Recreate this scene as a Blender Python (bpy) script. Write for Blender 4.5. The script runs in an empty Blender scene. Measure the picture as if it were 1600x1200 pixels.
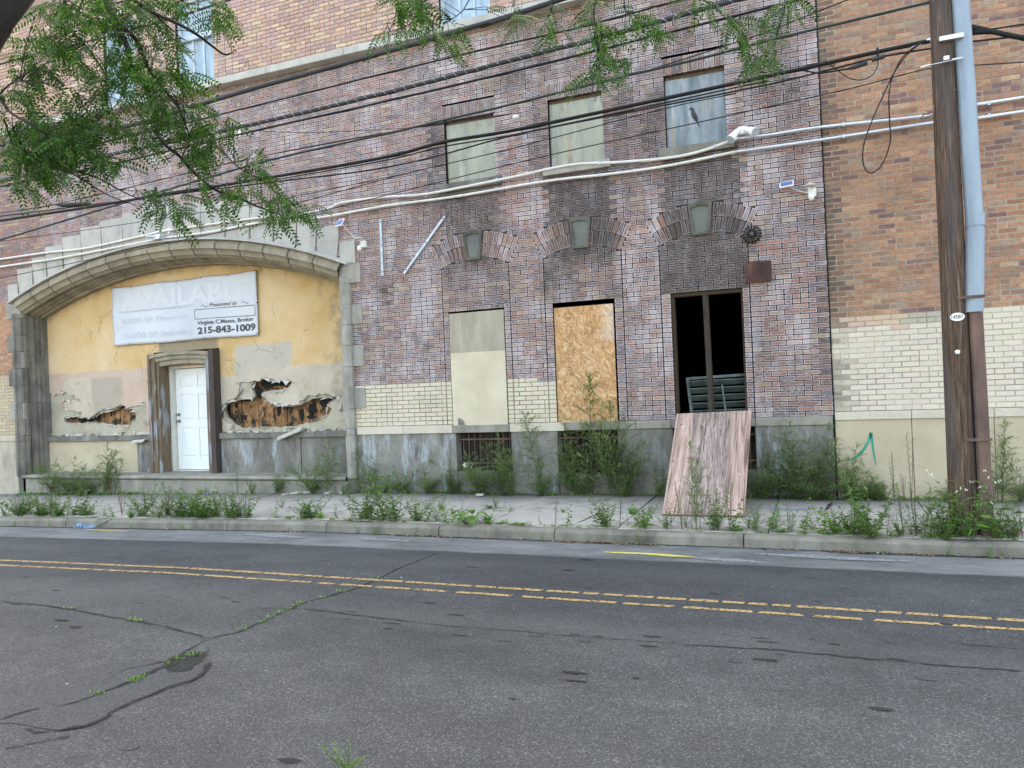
import bpy, bmesh, math, random
from mathutils import Vector, Matrix, noise
from mathutils.geometry import tessellate_polygon
random.seed(7)
sc=bpy.context.scene; COL=sc.collection
R_=math.radians
# ------------------------------------------------------------ camera maths
F=1202.0
Xc=-Vector((-2995,131,1202)).normalized()
Zc=Vector((-.041,-1,(131-2995*.041)/1202)).normalized()
Zc=(Zc-Xc*Zc.dot(Xc)).normalized(); Yc=Zc.cross(Xc)
H0=1.57
def ray(px,py):
    v=Vector((px-800,py-600,F)); return Vector((Xc.dot(v),Yc.dot(v),Zc.dot(v)))
_d=ray(800,771); D0=H0*_d.y/-_d.z; CAM=Vector((0,-D0,H0))
def W(px,py,y=0.0):           # where a line of sight meets the vertical plane y
    d=ray(px,py); return CAM+d*((y+D0)/d.y)
def G(px,py,z=0.0):           # ... the level plane z
    d=ray(px,py); return CAM+d*((z-H0)/d.z)
def sm(a,b,t):
    t=min(1,max(0,(t-a)/(b-a))) if b!=a else 0; return t*t*(3-2*t)
def fall(x): return -.016*max(0,-x-6.2)
def gz(x,y):                  # ground height
    if y>-2.46: return fall(x)-.02*min(2.46,max(0,-y))
    if y<-8.6: return fall(x)-.03+.01*(-8.6-y)
    return fall(x)-.172+.022*sm(-2.6,-6,y)-.03*sm(-6,-8.5,y)
def GG(px,py):                # pixel to the sloping ground
    z=-.1
    for _ in range(12):
        p=G(px,py,z); z=gz(p.x,p.y)
    return p
# ------------------------------------------------------------ objects
def tag(o,label=None,cat=None,group=None,kind=None):
    if label:o['label']=label
    if cat:o['category']=cat
    if group:o['group']=group
    if kind:o['kind']=kind
    return o
def thing(name,label,cat,loc=(0,0,0),group=None):
    o=bpy.data.objects.new(name,None); COL.objects.link(o); o.location=loc; o.empty_display_size=.2
    return tag(o,label,cat,group)
class MB:
    def __init__(s): s.v=[];s.f=[];s.m=[];s.uv=[];s.at={}
    def face(s,pts,m=0,uv=None,**at):
        n=len(s.v); s.v+= [tuple(p) for p in pts]; s.f.append(tuple(range(n,n+len(pts)))); s.m.append(m)
        s.uv.append(uv or [(0,0)]*len(pts))
        for k,val in at.items(): s.at.setdefault(k,{})[len(s.f)-1]=val
    def faces(s,vs,fs,m=0):
        n=len(s.v); s.v+=[tuple(p) for p in vs]
        for f in fs: s.f.append(tuple(i+n for i in f)); s.m.append(m); s.uv.append([(0,0)]*len(f))
    def box(s,x0,x1,y0,y1,z0,z1,m=0,fn=None):
        vs=[Vector((x,y,z)) for z in(z0,z1) for y in(y0,y1) for x in(x0,x1)]
        if fn: vs=[fn(v) for v in vs]
        s.faces(vs,[(0,2,3,1),(4,5,7,6),(0,1,5,4),(2,6,7,3),(0,4,6,2),(1,3,7,5)],m)
    def obox(s,c,ax,ay,az,m=0):   # oriented box: centre + half-axis vectors
        c,ax,ay,az=map(Vector,(c,ax,ay,az))
        vs=[c+ax*i+ay*j+az*k for k in(-1,1) for j in(-1,1) for i in(-1,1)]
        s.faces(vs,[(0,2,3,1),(4,5,7,6),(0,1,5,4),(2,6,7,3),(0,4,6,2),(1,3,7,5)],m)
    def tube(s,pts,r,n=8,m=0,cap=True):
        pts=[Vector(p) for p in pts]; rr=r if hasattr(r,'__len__') else [r]*len(pts)
        vs=[];fs=[]; up=None
        for i,p in enumerate(pts):
            t=(pts[min(i+1,len(pts)-1)]-pts[max(i-1,0)]).normalized()
            if up is None: up=Vector((0,0,1)) if abs(t.z)<.9 else Vector((1,0,0))
            a=t.cross(up)
            a=a.normalized() if a.length>1e-6 else Vector((1,0,0)); b=a.cross(t).normalized(); up=b
            for k in range(n):
                an=2*math.pi*k/n; vs.append(p+(a*math.cos(an)+b*math.sin(an))*rr[i])
        for i in range(len(pts)-1):
            for k in range(n):
                k2=(k+1)%n; fs.append((i*n+k,i*n+k2,(i+1)*n+k2,(i+1)*n+k))
        if cap: fs.append(tuple(range(n-1,-1,-1))); fs.append(tuple((len(pts)-1)*n+k for k in range(n)))
        s.faces(vs,fs,m)
    def prism(s,poly,y0,y1,m=0,holes=(),back=False,side=None):   # (x,z) outline from y0 to y1
        loops=[poly]+list(holes)
        P=[[Vector((x,z,0)) for x,z in l] for l in loops]
        flat=[p for l in P for p in l]; n=len(s.v)
        tris=tessellate_polygon(P)
        s.v+=[(p.x,y0,p.y) for p in flat]
        for t in tris:
            a,b,c=[flat[i] for i in t]
            if (b-a).cross(c-a).z<0: t=(t[0],t[2],t[1])
            s.f.append(tuple(n+i for i in t)); s.m.append(m); s.uv.append([(0,0)]*3)
        if back:
            k=len(s.v); s.v+=[(p.x,y1,p.y) for p in flat]
            for t in tris: s.f.append(tuple(k+i for i in t)); s.m.append(m); s.uv.append([(0,0)]*3)
        for l in loops:
            for i in range(len(l)):
                a,b=l[i],l[(i+1)%len(l)]
                s.face([(a[0],y0,a[1]),(b[0],y0,b[1]),(b[0],y1,b[1]),(a[0],y1,a[1])],m if side is None else side)
    def sheet(s,pts,m=0): # ground polygon from pixel/3d points
        P=[[Vector((p[0],p[1],0)) for p in pts]]; n=len(s.v); s.v+=[tuple(p) for p in pts]
        for t in tessellate_polygon(P):
            a,b,c=[P[0][i] for i in t]
            if (b-a).cross(c-a).z<0: t=(t[0],t[2],t[1])
            s.f.append(tuple(n+i for i in t)); s.m.append(m); s.uv.append([(0,0)]*3)
    def mesh(s,name,mats):
        me=bpy.data.meshes.new(name); me.from_pydata(s.v,[],s.f)
        for mt in (mats if isinstance(mats,(list,tuple)) else [mats]): me.materials.append(mt)
        me.polygons.foreach_set('material_index',s.m)
        uvl=me.uv_layers.new(name='UVMap'); fl=[c for f in s.uv for uv in f for c in uv]
        uvl.data.foreach_set('uv',fl)
        for k,d in s.at.items():
            first=next(iter(d.values()))
            if hasattr(first,'__len__'):
                a=me.attributes.new(k,'FLOAT_COLOR','FACE'); buf=[]
                for i in range(len(s.f)): buf+=list(d.get(i,(0,0,0)))+[1]
                a.data.foreach_set('color',buf)
            else:
                a=me.attributes.new(k,'FLOAT','FACE'); a.data.foreach_set('value',[d.get(i,0.) for i in range(len(s.f))])
        me.update(); return me
    def build(s,name,mats,parent=None,smooth=False,bevel=0,local=False,label=None):
        me=s.mesh(name,mats)
        if smooth:
            bm=bmesh.new(); bm.from_mesh(me); bmesh.ops.remove_doubles(bm,verts=bm.verts,dist=.0002); bm.to_mesh(me); bm.free()
        if smooth: me.polygons.foreach_set('use_smooth',[True]*len(me.polygons))
        o=bpy.data.objects.new(name,me); COL.objects.link(o)
        if parent:
            o.parent=parent
            if not local:
                w=Vector(parent.location); q=parent.parent
                while q: w+=Vector(q.location); q=q.parent
                o.location=-w
        if bevel:
            b=o.modifiers.new('bevel','BEVEL'); b.width=bevel; b.segments=2; b.limit_method='ANGLE'
        if label: o['label']=label
        return o
def lift(ch,parent,name=None): return ch
# ------------------------------------------------------------ node helper
class T:
    def __init__(s,name,rough=.85,spec=.3):
        s.mat=bpy.data.materials.new(name); s.mat.use_nodes=True; s.nt=s.mat.node_tree
        s.b=s.nt.nodes['Principled BSDF']; s.b.inputs['Roughness'].default_value=rough
        s.b.inputs['Specular IOR Level'].default_value=spec; s._c=None
    def node(s,t,**k):
        n=s.nt.nodes.new(t)
        for a,v in k.items(): setattr(n,a,v)
        return n
    def put(s,sock,v):
        if isinstance(v,bpy.types.NodeSocket): s.nt.links.new(v,sock)
        elif v is not None:
            if hasattr(v,'__len__') and len(v)==3 and sock.type=='RGBA': v=(*v,1)
            sock.default_value=v
    def co(s):
        if not s._c: s._c=s.node('ShaderNodeTexCoord').outputs['Object']
        return s._c
    def xyz(s):
        n=s.node('ShaderNodeSeparateXYZ'); s.put(n.inputs[0],s.co()); return n.outputs
    def m(s,op,a,b=None,c=None,clamp=False):
        n=s.node('ShaderNodeMath',operation=op,use_clamp=clamp); s.put(n.inputs[0],a); s.put(n.inputs[1],b); s.put(n.inputs[2],c); return n.outputs[0]
    def noise(s,scale=5,detail=4,rough=.55,st=(1,1,1),off=(0,0,0),dist=0,vec=None):
        mp=s.node('ShaderNodeMapping'); s.put(mp.inputs['Vector'],vec or s.co()); mp.inputs['Scale'].default_value=st; mp.inputs['Location'].default_value=off
        n=s.node('ShaderNodeTexNoise'); s.put(n.inputs['Vector'],mp.outputs[0]); n.inputs['Scale'].default_value=scale
        n.inputs['Detail'].default_value=detail; n.inputs['Roughness'].default_value=rough; n.inputs['Distortion'].default_value=dist
        return n.outputs['Fac']
    def voro(s,scale=5,feature='F1',st=(1,1,1),out='Distance',rnd=1,vec=None):
        mp=s.node('ShaderNodeMapping'); s.put(mp.inputs['Vector'],vec or s.co()); mp.inputs['Scale'].default_value=st
        n=s.node('ShaderNodeTexVoronoi',feature=feature); s.put(n.inputs['Vector'],mp.outputs[0]); n.inputs['Scale'].default_value=scale
        n.inputs['Randomness'].default_value=rnd
        return n.outputs[out]
    def step(s,v,a,b,lo=0.,hi=1.):
        n=s.node('ShaderNodeMapRange',interpolation_type='SMOOTHSTEP'); s.put(n.inputs['Value'],v)
        for k,x in (('From Min',a),('From Max',b),('To Min',lo),('To Max',hi)): s.put(n.inputs[k],x)
        return n.outputs[0]
    def ramp(s,f,stops):
        n=s.node('ShaderNodeValToRGB'); s.put(n.inputs[0],f); e=n.color_ramp.elements
        while len(e)<len(stops): e.new(.5)
        for el,(p,c) in zip(e,stops): el.position=p; el.color=(*c,1)
        return n.outputs[0]
    def mix(s,f,a,b,blend='MIX'):
        n=s.node('ShaderNodeMix',data_type='RGBA',blend_type=blend); s.put(n.inputs[0],f); s.put(n.inputs[6],a); s.put(n.inputs[7],b); return n.outputs[2]
    def attr(s,name,out='Color'):
        n=s.node('ShaderNodeAttribute',attribute_name=name); return n.outputs[out]
    def rnd(s):
        return s.node('ShaderNodeNewGeometry').outputs['Random Per Island']
    def orand(s): return s.node('ShaderNodeObjectInfo').outputs['Random']
    def box(s,x0,x1,z0,z1,soft=.02,wob=0,wscale=4,ax=(0,2)):
        o=s.xyz(); X,Z=o[ax[0]],o[ax[1]]
        if wob:
            n1=s.m('MULTIPLY',s.m('SUBTRACT',s.noise(wscale,4,.6),.5),wob*2); n2=s.m('MULTIPLY',s.m('SUBTRACT',s.noise(wscale,4,.6,off=(5,3,9)),.5),wob*2)
            X=s.m('ADD',X,n1); Z=s.m('ADD',Z,n2)
        a=s.m('MULTIPLY',s.step(X,x0-soft,x0+soft),s.step(X,x1-soft,x1+soft,1.,0.))
        b=s.m('MULTIPLY',s.step(Z,z0-soft,z0+soft),s.step(Z,z1-soft,z1+soft,1.,0.))
        return s.m('MULTIPLY',a,b)
    def bump(s,h,dist=.005,strength=1.):
        n=s.node('ShaderNodeBump'); s.put(n.inputs['Height'],h); n.inputs['Distance'].default_value=dist; n.inputs['Strength'].default_value=strength
        s.put(s.b.inputs['Normal'],n.outputs[0])
    def done(s,col,rough=None,metal=None):
        s.put(s.b.inputs['Base Color'],col)
        if rough is not None: s.put(s.b.inputs['Roughness'],rough)
        if metal is not None: s.put(s.b.inputs['Metallic'],metal)
        return s.mat
def simple(name,col,rough=.7,metal=0,var=.25,scale=8,st=(1,1,1),bump=0):
    t=T(name,rough); n=t.noise(scale,5,.6,st=st)
    a=tuple(c*(1-var) for c in col); b=tuple(min(1,c*(1+var)) for c in col)
    if bump: t.bump(n,bump)
    return t.done(t.ramp(n,[(.3,a),(.7,b)]),metal=metal)
# ------------------------------------------------------------ materials
def m_brick():
    t=T('weathered brick',.88); u=t.node('ShaderNodeUVMap').outputs[0]
    sp=t.node('ShaderNodeSeparateXYZ'); t.put(sp.inputs[0],u); U,V=sp.outputs[0],sp.outputs[1]
    L=t.attr('bl','Fac'); Hh=t.attr('bh','Fac'); ef=t.attr('ef','Fac'); so=t.attr('so','Fac'); bc=t.attr('bc')
    ed=t.m('MINIMUM',t.m('MINIMUM',U,t.m('SUBTRACT',L,U)),t.m('MINIMUM',V,t.m('SUBTRACT',Hh,V)))
    ed=t.m('ADD',ed,t.m('MULTIPLY',t.m('SUBTRACT',t.noise(45,3,.6),.5),.024))
    edge=t.step(ed,.003,.012,1.,0.)
    pat=t.step(t.noise(9,4,.65),.35,.6)
    film=t.step(t.noise(2.6,6,.68,off=(3,1,7),st=(1.5,1,.7)),.46,.68)
    w=t.m('MULTIPLY',ef,t.m('ADD',t.m('MULTIPLY',edge,t.m('ADD',t.m('MULTIPLY',pat,.65),.35)),t.m('MULTIPLY',film,.6)),clamp=True)
    grain=t.noise(120,3,.7)
    gr=t.m('SUBTRACT',1,t.m('MULTIPLY',t.attr('pt','Fac'),.8)); c=t.mix(gr,bc,t.ramp(t.noise(26,5,.75,st=(1,1,1)),[(.28,(.55,.55,.57)),(.72,(1.22,1.2,1.17))]),'MULTIPLY')
    sn=t.m('MULTIPLY',so,t.step(t.noise(7,5,.7,st=(1.6,1,.6)),.22,.6,.6,1.15),clamp=True)
    c=t.mix(t.m('MULTIPLY',sn,.9),c,t.ramp(t.noise(30,3,.6),[(.3,(.04,.034,.031)),(.7,(.085,.068,.06))]))
    wf=t.m('MULTIPLY',w,t.m('SUBTRACT',1,t.m('MULTIPLY',sn,.62)),clamp=True); c=t.mix(wf,c,(.52,.475,.495))
    t.bump(grain,.002); return t.done(c)
def m_mortar():
    t=T('mortar',.95); c=t.mix(1,t.attr('bc'),t.ramp(t.noise(50,4,.7),[(.3,(.65,.65,.65)),(.7,(1.25,1.25,1.25))]),'MULTIPLY'); return t.done(c)
def m_stone(name,a,b,streak=.5,warm=None,rough=.9,blue=0):
    t=T(name,rough); n=t.noise(2.2,6,.65); c=t.ramp(n,[(.28,a),(.72,b)])
    st=t.m('MULTIPLY',t.step(t.noise(2.2,6,.7,st=(1.7,1.7,.5)),.42,.72),t.step(t.noise(1.3,4,.65,off=(6,6,6)),.3,.6,.45,1.)); c=t.mix(t.m('MULTIPLY',st,streak),c,(.05,.046,.042))
    sp=t.step(t.noise(11,5,.75,off=(2,9,4)),.6,.75); c=t.mix(t.m('MULTIPLY',sp,.35),c,(.07,.065,.058))
    if blue:
        w=t.step(t.noise(2.2,5,.7,st=(1.9,2,.5),off=(4,2,1)),.5,.66); c=t.mix(t.m('MULTIPLY',w,blue),c,(.36,.40,.42))
    if warm: c=t.mix(t.step(t.noise(1.2,4,.6,off=(9,9,1)),.45,.65),c,warm)
    g=t.noise(70,4,.7); c=t.mix(.35,c,t.ramp(g,[(.3,(.3,.3,.3)),(.7,(.75,.75,.75))]),'OVERLAY')
    mps=t.m('ADD',t.m('MULTIPLY',g,.4),n); t.bump(mps,.006); return t.done(c)
M={}
M['brick']=m_brick(); M['mortar']=m_mortar()
M['plain']=simple('upper wall brick',(.3,.2,.17),.9,scale=30)
M['stone']=m_stone('weathered limestone',(.23,.22,.195),(.40,.38,.33),.5)
M['stone_light']=m_stone('pale limestone',(.33,.325,.30),(.47,.455,.41),.25)
M['stone_dark']=m_stone('sooty limestone',(.10,.094,.082),(.25,.235,.20),.75)
M['stone_brown']=m_stone('brown stained limestone',(.20,.17,.12),(.36,.32,.24),.5)
M['concrete_stain']=m_stone('stained plinth concrete',(.13,.122,.105),(.27,.255,.225),.75,blue=.8)
M['concrete_dark']=m_stone('dark plinth concrete',(.115,.108,.092),(.225,.21,.18),.55,blue=.25)
M['cream_stone']=m_stone('cream painted stone',(.48,.425,.33),(.58,.52,.42),.12)
M['ledge']=m_stone('grey ledge concrete',(.20,.185,.15),(.34,.315,.265),.5)
M['plinth_paint']=m_stone('beige painted plinth',(.42,.345,.235),(.52,.44,.32),.06)
M['cream_dirty']=m_stone('dirty cream paint',(.34,.30,.24),(.5,.43,.33),.4)
M['keyborder']=m_stone('grey keystone border',(.06,.06,.05),(.15,.15,.125),.5)
M['keypanel']=m_stone('grey keystone panel',(.11,.12,.108),(.19,.20,.18),.3)
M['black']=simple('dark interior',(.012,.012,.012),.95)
def m_wood_dark(name,a,b,p=None):
    t=T(name,.85); n=t.noise(5,6,.7,st=(6,6,.5)); c=t.ramp(n,[(.25,a),(.75,b)])
    if p: c=t.mix(t.step(t.noise(2.6,5,.65,st=(3,3,.5),off=(1,8,3)),.52,.6),c,p)
    t.bump(n,.006); return t.done(c)
M['wood_dark']=m_wood_dark('charred wood',(.012,.010,.009),(.07,.055,.045))
M['wood_brown']=m_wood_dark('scorched brown frame',(.015,.011,.008),(.085,.055,.03))
M['door_wood']=m_wood_dark('peeling brown door surround',(.07,.045,.03),(.24,.175,.115),(.25,.27,.28))
M['door_wood_dark']=m_wood_dark('dark stained surround',(.035,.027,.027),(.10,.075,.065))
M['frame_wood']=m_wood_dark('window frame timber',(.05,.035,.022),(.16,.11,.07))
def m_stucco():
    t=T('painted stucco',.9)
    big=t.noise(1.1,6,.6); yel=t.ramp(big,[(.3,(.50,.33,.14)),(.5,(.58,.405,.21)),(.72,(.63,.48,.30))])
    def zz(px,py): return W(px,py,.5)
    a=zz(75,588); 
    low=t.box(-16,W(232,580,.5).x,0,zz(150,580).z,.015,.05,3)
    pink=t.ramp(t.noise(2,4,.6,off=(2,2,2)),[(.3,(.46,.33,.25)),(.7,(.53,.41,.33))])
    beige=t.ramp(t.noise(2,4,.6),[(.3,(.42,.35,.27)),(.7,(.54,.47,.38))])
    c=t.mix(low,yel,pink)
    c=t.mix(t.box(zz(80,0).x,zz(143,600).x,0,zz(100,592).z,.02,.04),c,beige)
    gb=t.box(zz(143,600).x,zz(190,600).x,0,zz(160,590).z,.04,.12,2); c=t.mix(gb,c,(.38,.325,.26))
    r0=zz(330,600).x; c=t.mix(t.box(r0,-6,0,zz(350,588).z,.015,.03),c,beige)
    c=t.mix(t.box(zz(368,560).x,zz(457,560).x,0,zz(400,538).z,.05,.12,2),c,(.45,.405,.34))
    c=t.mix(t.box(zz(386,560).x,-6,0,zz(400,575).z,.03,.04),c,beige)
    # cracks and dirt
    wv=t.noise(3,5,.6); vec=t.node('ShaderNodeVectorMath',operation='ADD'); t.put(vec.inputs[0],t.co())
    nn=t.node('ShaderNodeTexNoise'); nn.inputs['Scale'].default_value=2.5; nn.inputs['Detail'].default_value=5; t.put(nn.inputs['Vector'],t.co())
    sc_=t.node('ShaderNodeVectorMath',operation='SCALE'); t.put(sc_.inputs[0],nn.outputs['Color']); sc_.inputs['Scale'].default_value=.5; t.put(vec.inputs[1],sc_.outputs[0])
    cr=t.voro(1.3,'DISTANCE_TO_EDGE',vec=vec.outputs[0]); crk=t.step(cr,.0,.011,1.,0.)
    crk=t.m('MULTIPLY',crk,t.step(t.noise(1.3,3,.6,off=(3,4,4)),.5,.62))
    c=t.mix(t.m('MULTIPLY',crk,.7),c,(.16,.12,.08))
    dirt=t.step(t.noise(2.2,6,.7,off=(7,1,2)),.57,.75); c=t.mix(t.m('MULTIPLY',dirt,.45),c,(.26,.21,.14))
    # grime following the arch and over the door surround
    o=t.xyz(); dx=t.m('ADD',o[0],11.13); rad=t.m('SQRT',t.m('ADD',t.m('MULTIPLY',dx,dx),t.m('POWER',t.m('ADD',o[2],6.18),2)))
    g=t.step(t.m('ADD',rad,t.m('MULTIPLY',t.noise(3.5,5,.7),.5)),10.42,10.68); c=t.mix(t.m('MULTIPLY',g,.75),c,(.22,.17,.10))
    e=t.box(zz(516,500).x,-6,1,4.5,.08,.2,3); c=t.mix(t.m('MULTIPLY',e,t.m('MULTIPLY',t.step(t.noise(4,4,.7),.4,.6),.6)),c,(.24,.2,.15))
    dd=t.box(zz(228,0).x,zz(340,500).x,zz(280,640).z,zz(280,530).z,.06,.09,4); c=t.mix(t.m('MULTIPLY',dd,.75),c,(.19,.165,.13))
    t.bump(t.m('ADD',t.noise(9,6,.7),t.m('MULTIPLY',crk,-.6)),.012); return t.done(c)
M['stucco']=m_stucco()
M['base_coat']=m_stone('rough base plaster',(.30,.265,.19),(.48,.44,.35),.15)
def m_charwood():
    t=T('rotten sheathing boards',.9); o=t.xyz()
    c=t.ramp(t.noise(5,7,.75,st=(1.4,1,1)),[(.3,(.07,.035,.02)),(.5,(.26,.135,.06)),(.7,(.45,.26,.13))])
    blk=t.step(t.noise(3.4,8,.78,st=(1.6,1,.8),off=(0,2,6)),.50,.57); c=t.mix(blk,c,(.022,.02,.018))
    seam=t.m('PINGPONG',o[0],.3); c=t.mix(t.step(seam,.0,.012,1.,0.),c,(.03,.02,.015))
    t.bump(t.noise(8,5,.7),.02); return t.done(c)
M['charwood']=m_charwood()
def m_osb():
    t=T('oriented strand board',.75); k=[]
    v1=t.node('ShaderNodeMapping'); t.put(v1.inputs['Vector'],t.co()); v1.inputs['Rotation'].default_value=(0,.9,0)
    c=t.ramp(t.voro(42,out='Color',st=(1.0,1,.38)),[(.1,(.38,.19,.08)),(.5,(.50,.285,.13)),(.9,(.62,.40,.22))])
    c2=t.ramp(t.voro(46,out='Color',st=(1,1,.3),vec=v1.outputs[0]),[(.2,(.40,.21,.09)),(.9,(.66,.46,.28))])
    c=t.mix(t.step(t.noise(16,2,.5),.45,.55),c,c2); c=t.mix(1,c,t.ramp(t.noise(1.8,4,.6),[(.3,(.85,.82,.78)),(.7,(1.12,1.12,1.12))]),'MULTIPLY')
    d=t.step(t.noise(14,4,.7,st=(1,1,.5)),.58,.68); c=t.mix(t.m('MULTIPLY',d,.55),c,(.28,.14,.06))
    b=t.m('MULTIPLY',t.box(-3.44,-3.33,1.7,2.6,.02,.03),.6); c=t.mix(t.m('MULTIPLY',b,t.step(t.noise(50,2,.5,st=(.7,1,1)),.5,.56)),c,(.14,.08,.04))
    c=t.mix(t.box(-2.85,-2.6,2.2,2.8,.08,.12),c,t.mix(.4,c,(.62,.58,.52)))
    t.bump(t.noise(40,3,.6,st=(1,1,.5)),.002); return t.done(c)
M['osb']=m_osb()
def m_board():
    t=T('painted window board',.6); top=t.ramp(t.noise(1.5,4,.6,st=(3,1,.8)),[(.3,(.27,.24,.185)),(.7,(.40,.36,.28))])
    low=t.ramp(t.noise(1.6,5,.65),[(.3,(.47,.405,.29)),(.7,(.60,.53,.40))])
    o=t.xyz(); msk=t.step(t.m('ADD',o[2],t.m('MULTIPLY',t.noise(3,3,.5),.04)),2.18,2.19); c=t.mix(msk,low,top)
    ru=t.step(t.noise(6,5,.6,off=(3,3,3)),.68,.76); c=t.mix(t.m('MULTIPLY',ru,.4),c,(.55,.42,.2))
    ln=t.step(t.noise(3,3,.5,st=(16,1,.35)),.62,.7); c=t.mix(t.m('MULTIPLY',t.m('MULTIPLY',ln,msk),.4),c,(.58,.56,.50))
    t.bump(t.noise(3,4,.5),.03); return t.done(c)
M['board']=m_board()
def m_sheet(name,a,b,rust,ra=.6):
    t=T(name,.5); c=t.ramp(t.noise(2,5,.6,st=(3.5,1,.5)),[(.25,a),(.75,b)])
    r=t.step(t.noise(3,5,.65,st=(5,1,.4),off=(2,0,5)),.56,.7); c=t.mix(t.m('MULTIPLY',r,ra),c,rust)
    w=t.step(t.noise(5,4,.7,st=(2,1,.3),off=(8,1,1)),.55,.7); c=t.mix(t.m('MULTIPLY',w,.35),c,(.55,.58,.57)); w2=t.step(t.noise(6,7,.75,off=(1,9,1)),.5,.7); c=t.mix(t.m('MULTIPLY',w2,.45),c,(.12,.115,.09))
    t.bump(t.noise(2,3,.5,st=(4,1,.4)),.02); return t.done(c)
M['sheet']=m_sheet('rust streaked window sheet',(.20,.215,.175),(.40,.40,.31),(.40,.25,.10),.75)
M['sheet_blue']=m_sheet('dirty blue window',(.09,.12,.14),(.31,.36,.38),(.34,.27,.17),.8)
M['sash']=simple('pale blue peeling sash paint',(.40,.47,.53),.6,var=.2)
M['pane']=simple('clouded window pane',(.28,.38,.46),.15,var=.35,scale=3,st=(2,1,.5))
def m_ply():
    t=T('weathered plywood',.85)
    g=t.noise(3,7,.68,st=(8,.3,.35),dist=.7); c=t.ramp(g,[(.38,(.12,.08,.065)),(.47,(.31,.205,.165)),(.56,(.44,.305,.245)),(.68,(.55,.42,.35))])
    mid=t.box(-1.62,-1.12,-3,3,.1,.12,2); c=t.mix(t.m('MULTIPLY',mid,.65),c,t.ramp(t.noise(3.2,7,.72,st=(6,.5,.6),dist=1.8),[(.42,(.05,.04,.035)),(.5,(.22,.18,.16)),(.6,(.40,.34,.31))]))
    s=t.step(t.voro(6.5,st=(1,.7,.7)),.05,.12,1.,0.); c=t.mix(t.m('MULTIPLY',s,.8),c,(.10,.075,.08))
    w=t.step(t.noise(2.4,5,.6,off=(1,7,2)),.64,.7); c=t.mix(t.m('MULTIPLY',w,.7),c,(.52,.53,.56))
    t.bump(g,.006); return t.done(c)
M['ply']=m_ply()
M['ply_edge']=simple('plywood edge',(.30,.20,.13),.9)
def m_asphalt():
    t=T('worn asphalt',.82,.35); ag=t.voro(140,out='Color'); sp=t.node('ShaderNodeSeparateColor'); t.put(sp.inputs[0],ag)
    c=t.ramp(sp.outputs[0],[(.0,(.015,.018,.020)),(.45,(.050,.055,.058)),(.85,(.085,.092,.095)),(.98,(.22,.23,.23))])
    c=t.mix(.35,c,t.ramp(t.noise(130,3,.75),[(.35,(.035,.038,.04)),(.65,(.11,.118,.122))]))
    big=t.ramp(t.noise(.5,5,.6,st=(.5,1,1)),[(.28,(.52,.55,.57)),(.72,(.98,1.0,1.01))]); c=t.mix(1,c,big,'MULTIPLY')
    mid=t.ramp(t.noise(3,5,.65,st=(.6,1,1)),[(.3,(.72,.73,.74)),(.7,(1.2,1.19,1.17))]); c=t.mix(1,c,mid,'MULTIPLY')
    dk=t.step(t.noise(6,3,.5,st=(.45,1.3,1),off=(3,3,0)),.66,.72); c=t.mix(t.m('MULTIPLY',dk,.45),c,(.035,.035,.037))
    o=t.xyz(); whl=t.m('ADD',t.box(-60,40,-3.95,-3.55,.2,.15,1,ax=(0,1)),t.box(-60,40,-5.7,-5.3,.25,.15,1,ax=(0,1))); c=t.mix(t.m('MULTIPLY',whl,.22),c,(.10,.10,.102)); gut=t.step(t.m('ADD',o[1],t.m('MULTIPLY',t.noise(1.5,4,.6),.12)),-3.22,-3.12); c=t.mix(t.m('MULTIPLY',gut,t.step(t.noise(2,5,.65,st=(.5,1,1),off=(3,8,1)),.3,.6,.35,.8)),c,t.ramp(t.noise(4,6,.7,st=(.5,1,1)),[(.3,(.15,.158,.155)),(.7,(.27,.282,.278))]))
    # darker old patch trench at lower left
    t.bump(t.m('ADD',t.m('MULTIPLY',sp.outputs[0],.6),t.noise(90,3,.7)),.006); return t.done(c)
M['asphalt']=m_asphalt()
def m_dpatch():
    t=T('old asphalt patch',.85); c=t.ramp(t.voro(120,out='Color'),[(.1,(.022,.026,.029)),(.9,(.072,.079,.084))])
    c=t.mix(t.step(t.noise(5,5,.7),.5,.7),c,(.052,.057,.060)); t.bump(t.noise(60,4,.7),.008); return t.done(c)
M['patch']=m_dpatch()
M['crack']=simple('open crack',(.022,.022,.02),.95)
M['trench']=simple('crumbling trench edge',(.018,.02,.02),.95,var=.7,scale=20,bump=.03)
def m_walk():
    t=T('old sidewalk concrete',.9); c=t.ramp(t.noise(1.2,6,.65),[(.3,(.235,.22,.19)),(.7,(.42,.395,.35))])
    c=t.mix(.5,c,t.ramp(t.noise(45,5,.75),[(.3,(.20,.19,.165)),(.7,(.47,.445,.395))]))
    c=t.mix(1,c,t.ramp(t.orand(),[(0,(.92,.92,.92)),(1,(1.08,1.08,1.08))]),'MULTIPLY')
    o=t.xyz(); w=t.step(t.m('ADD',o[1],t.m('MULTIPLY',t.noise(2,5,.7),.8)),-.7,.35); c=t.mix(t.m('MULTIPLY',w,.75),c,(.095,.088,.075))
    d=t.step(t.noise(2.6,7,.75,off=(1,1,8)),.5,.68); c=t.mix(t.m('MULTIPLY',d,.6),c,(.115,.105,.085))
    vec=t.node('ShaderNodeVectorMath',operation='ADD'); t.put(vec.inputs[0],t.co())
    nn=t.node('ShaderNodeTexNoise'); nn.inputs['Scale'].default_value=1.5; nn.inputs['Detail'].default_value=5; t.put(nn.inputs['Vector'],t.co()); t.put(vec.inputs[1],nn.outputs['Color'])
    k=t.step(t.voro(.9,'DISTANCE_TO_EDGE',vec=vec.outputs[0]),0,.008,1.,0.); c=t.mix(t.m('MULTIPLY',k,.7),c,(.05,.05,.045))
    t.bump(t.noise(25,6,.75),.008); return t.done(c)
M['walk']=m_walk()
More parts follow.
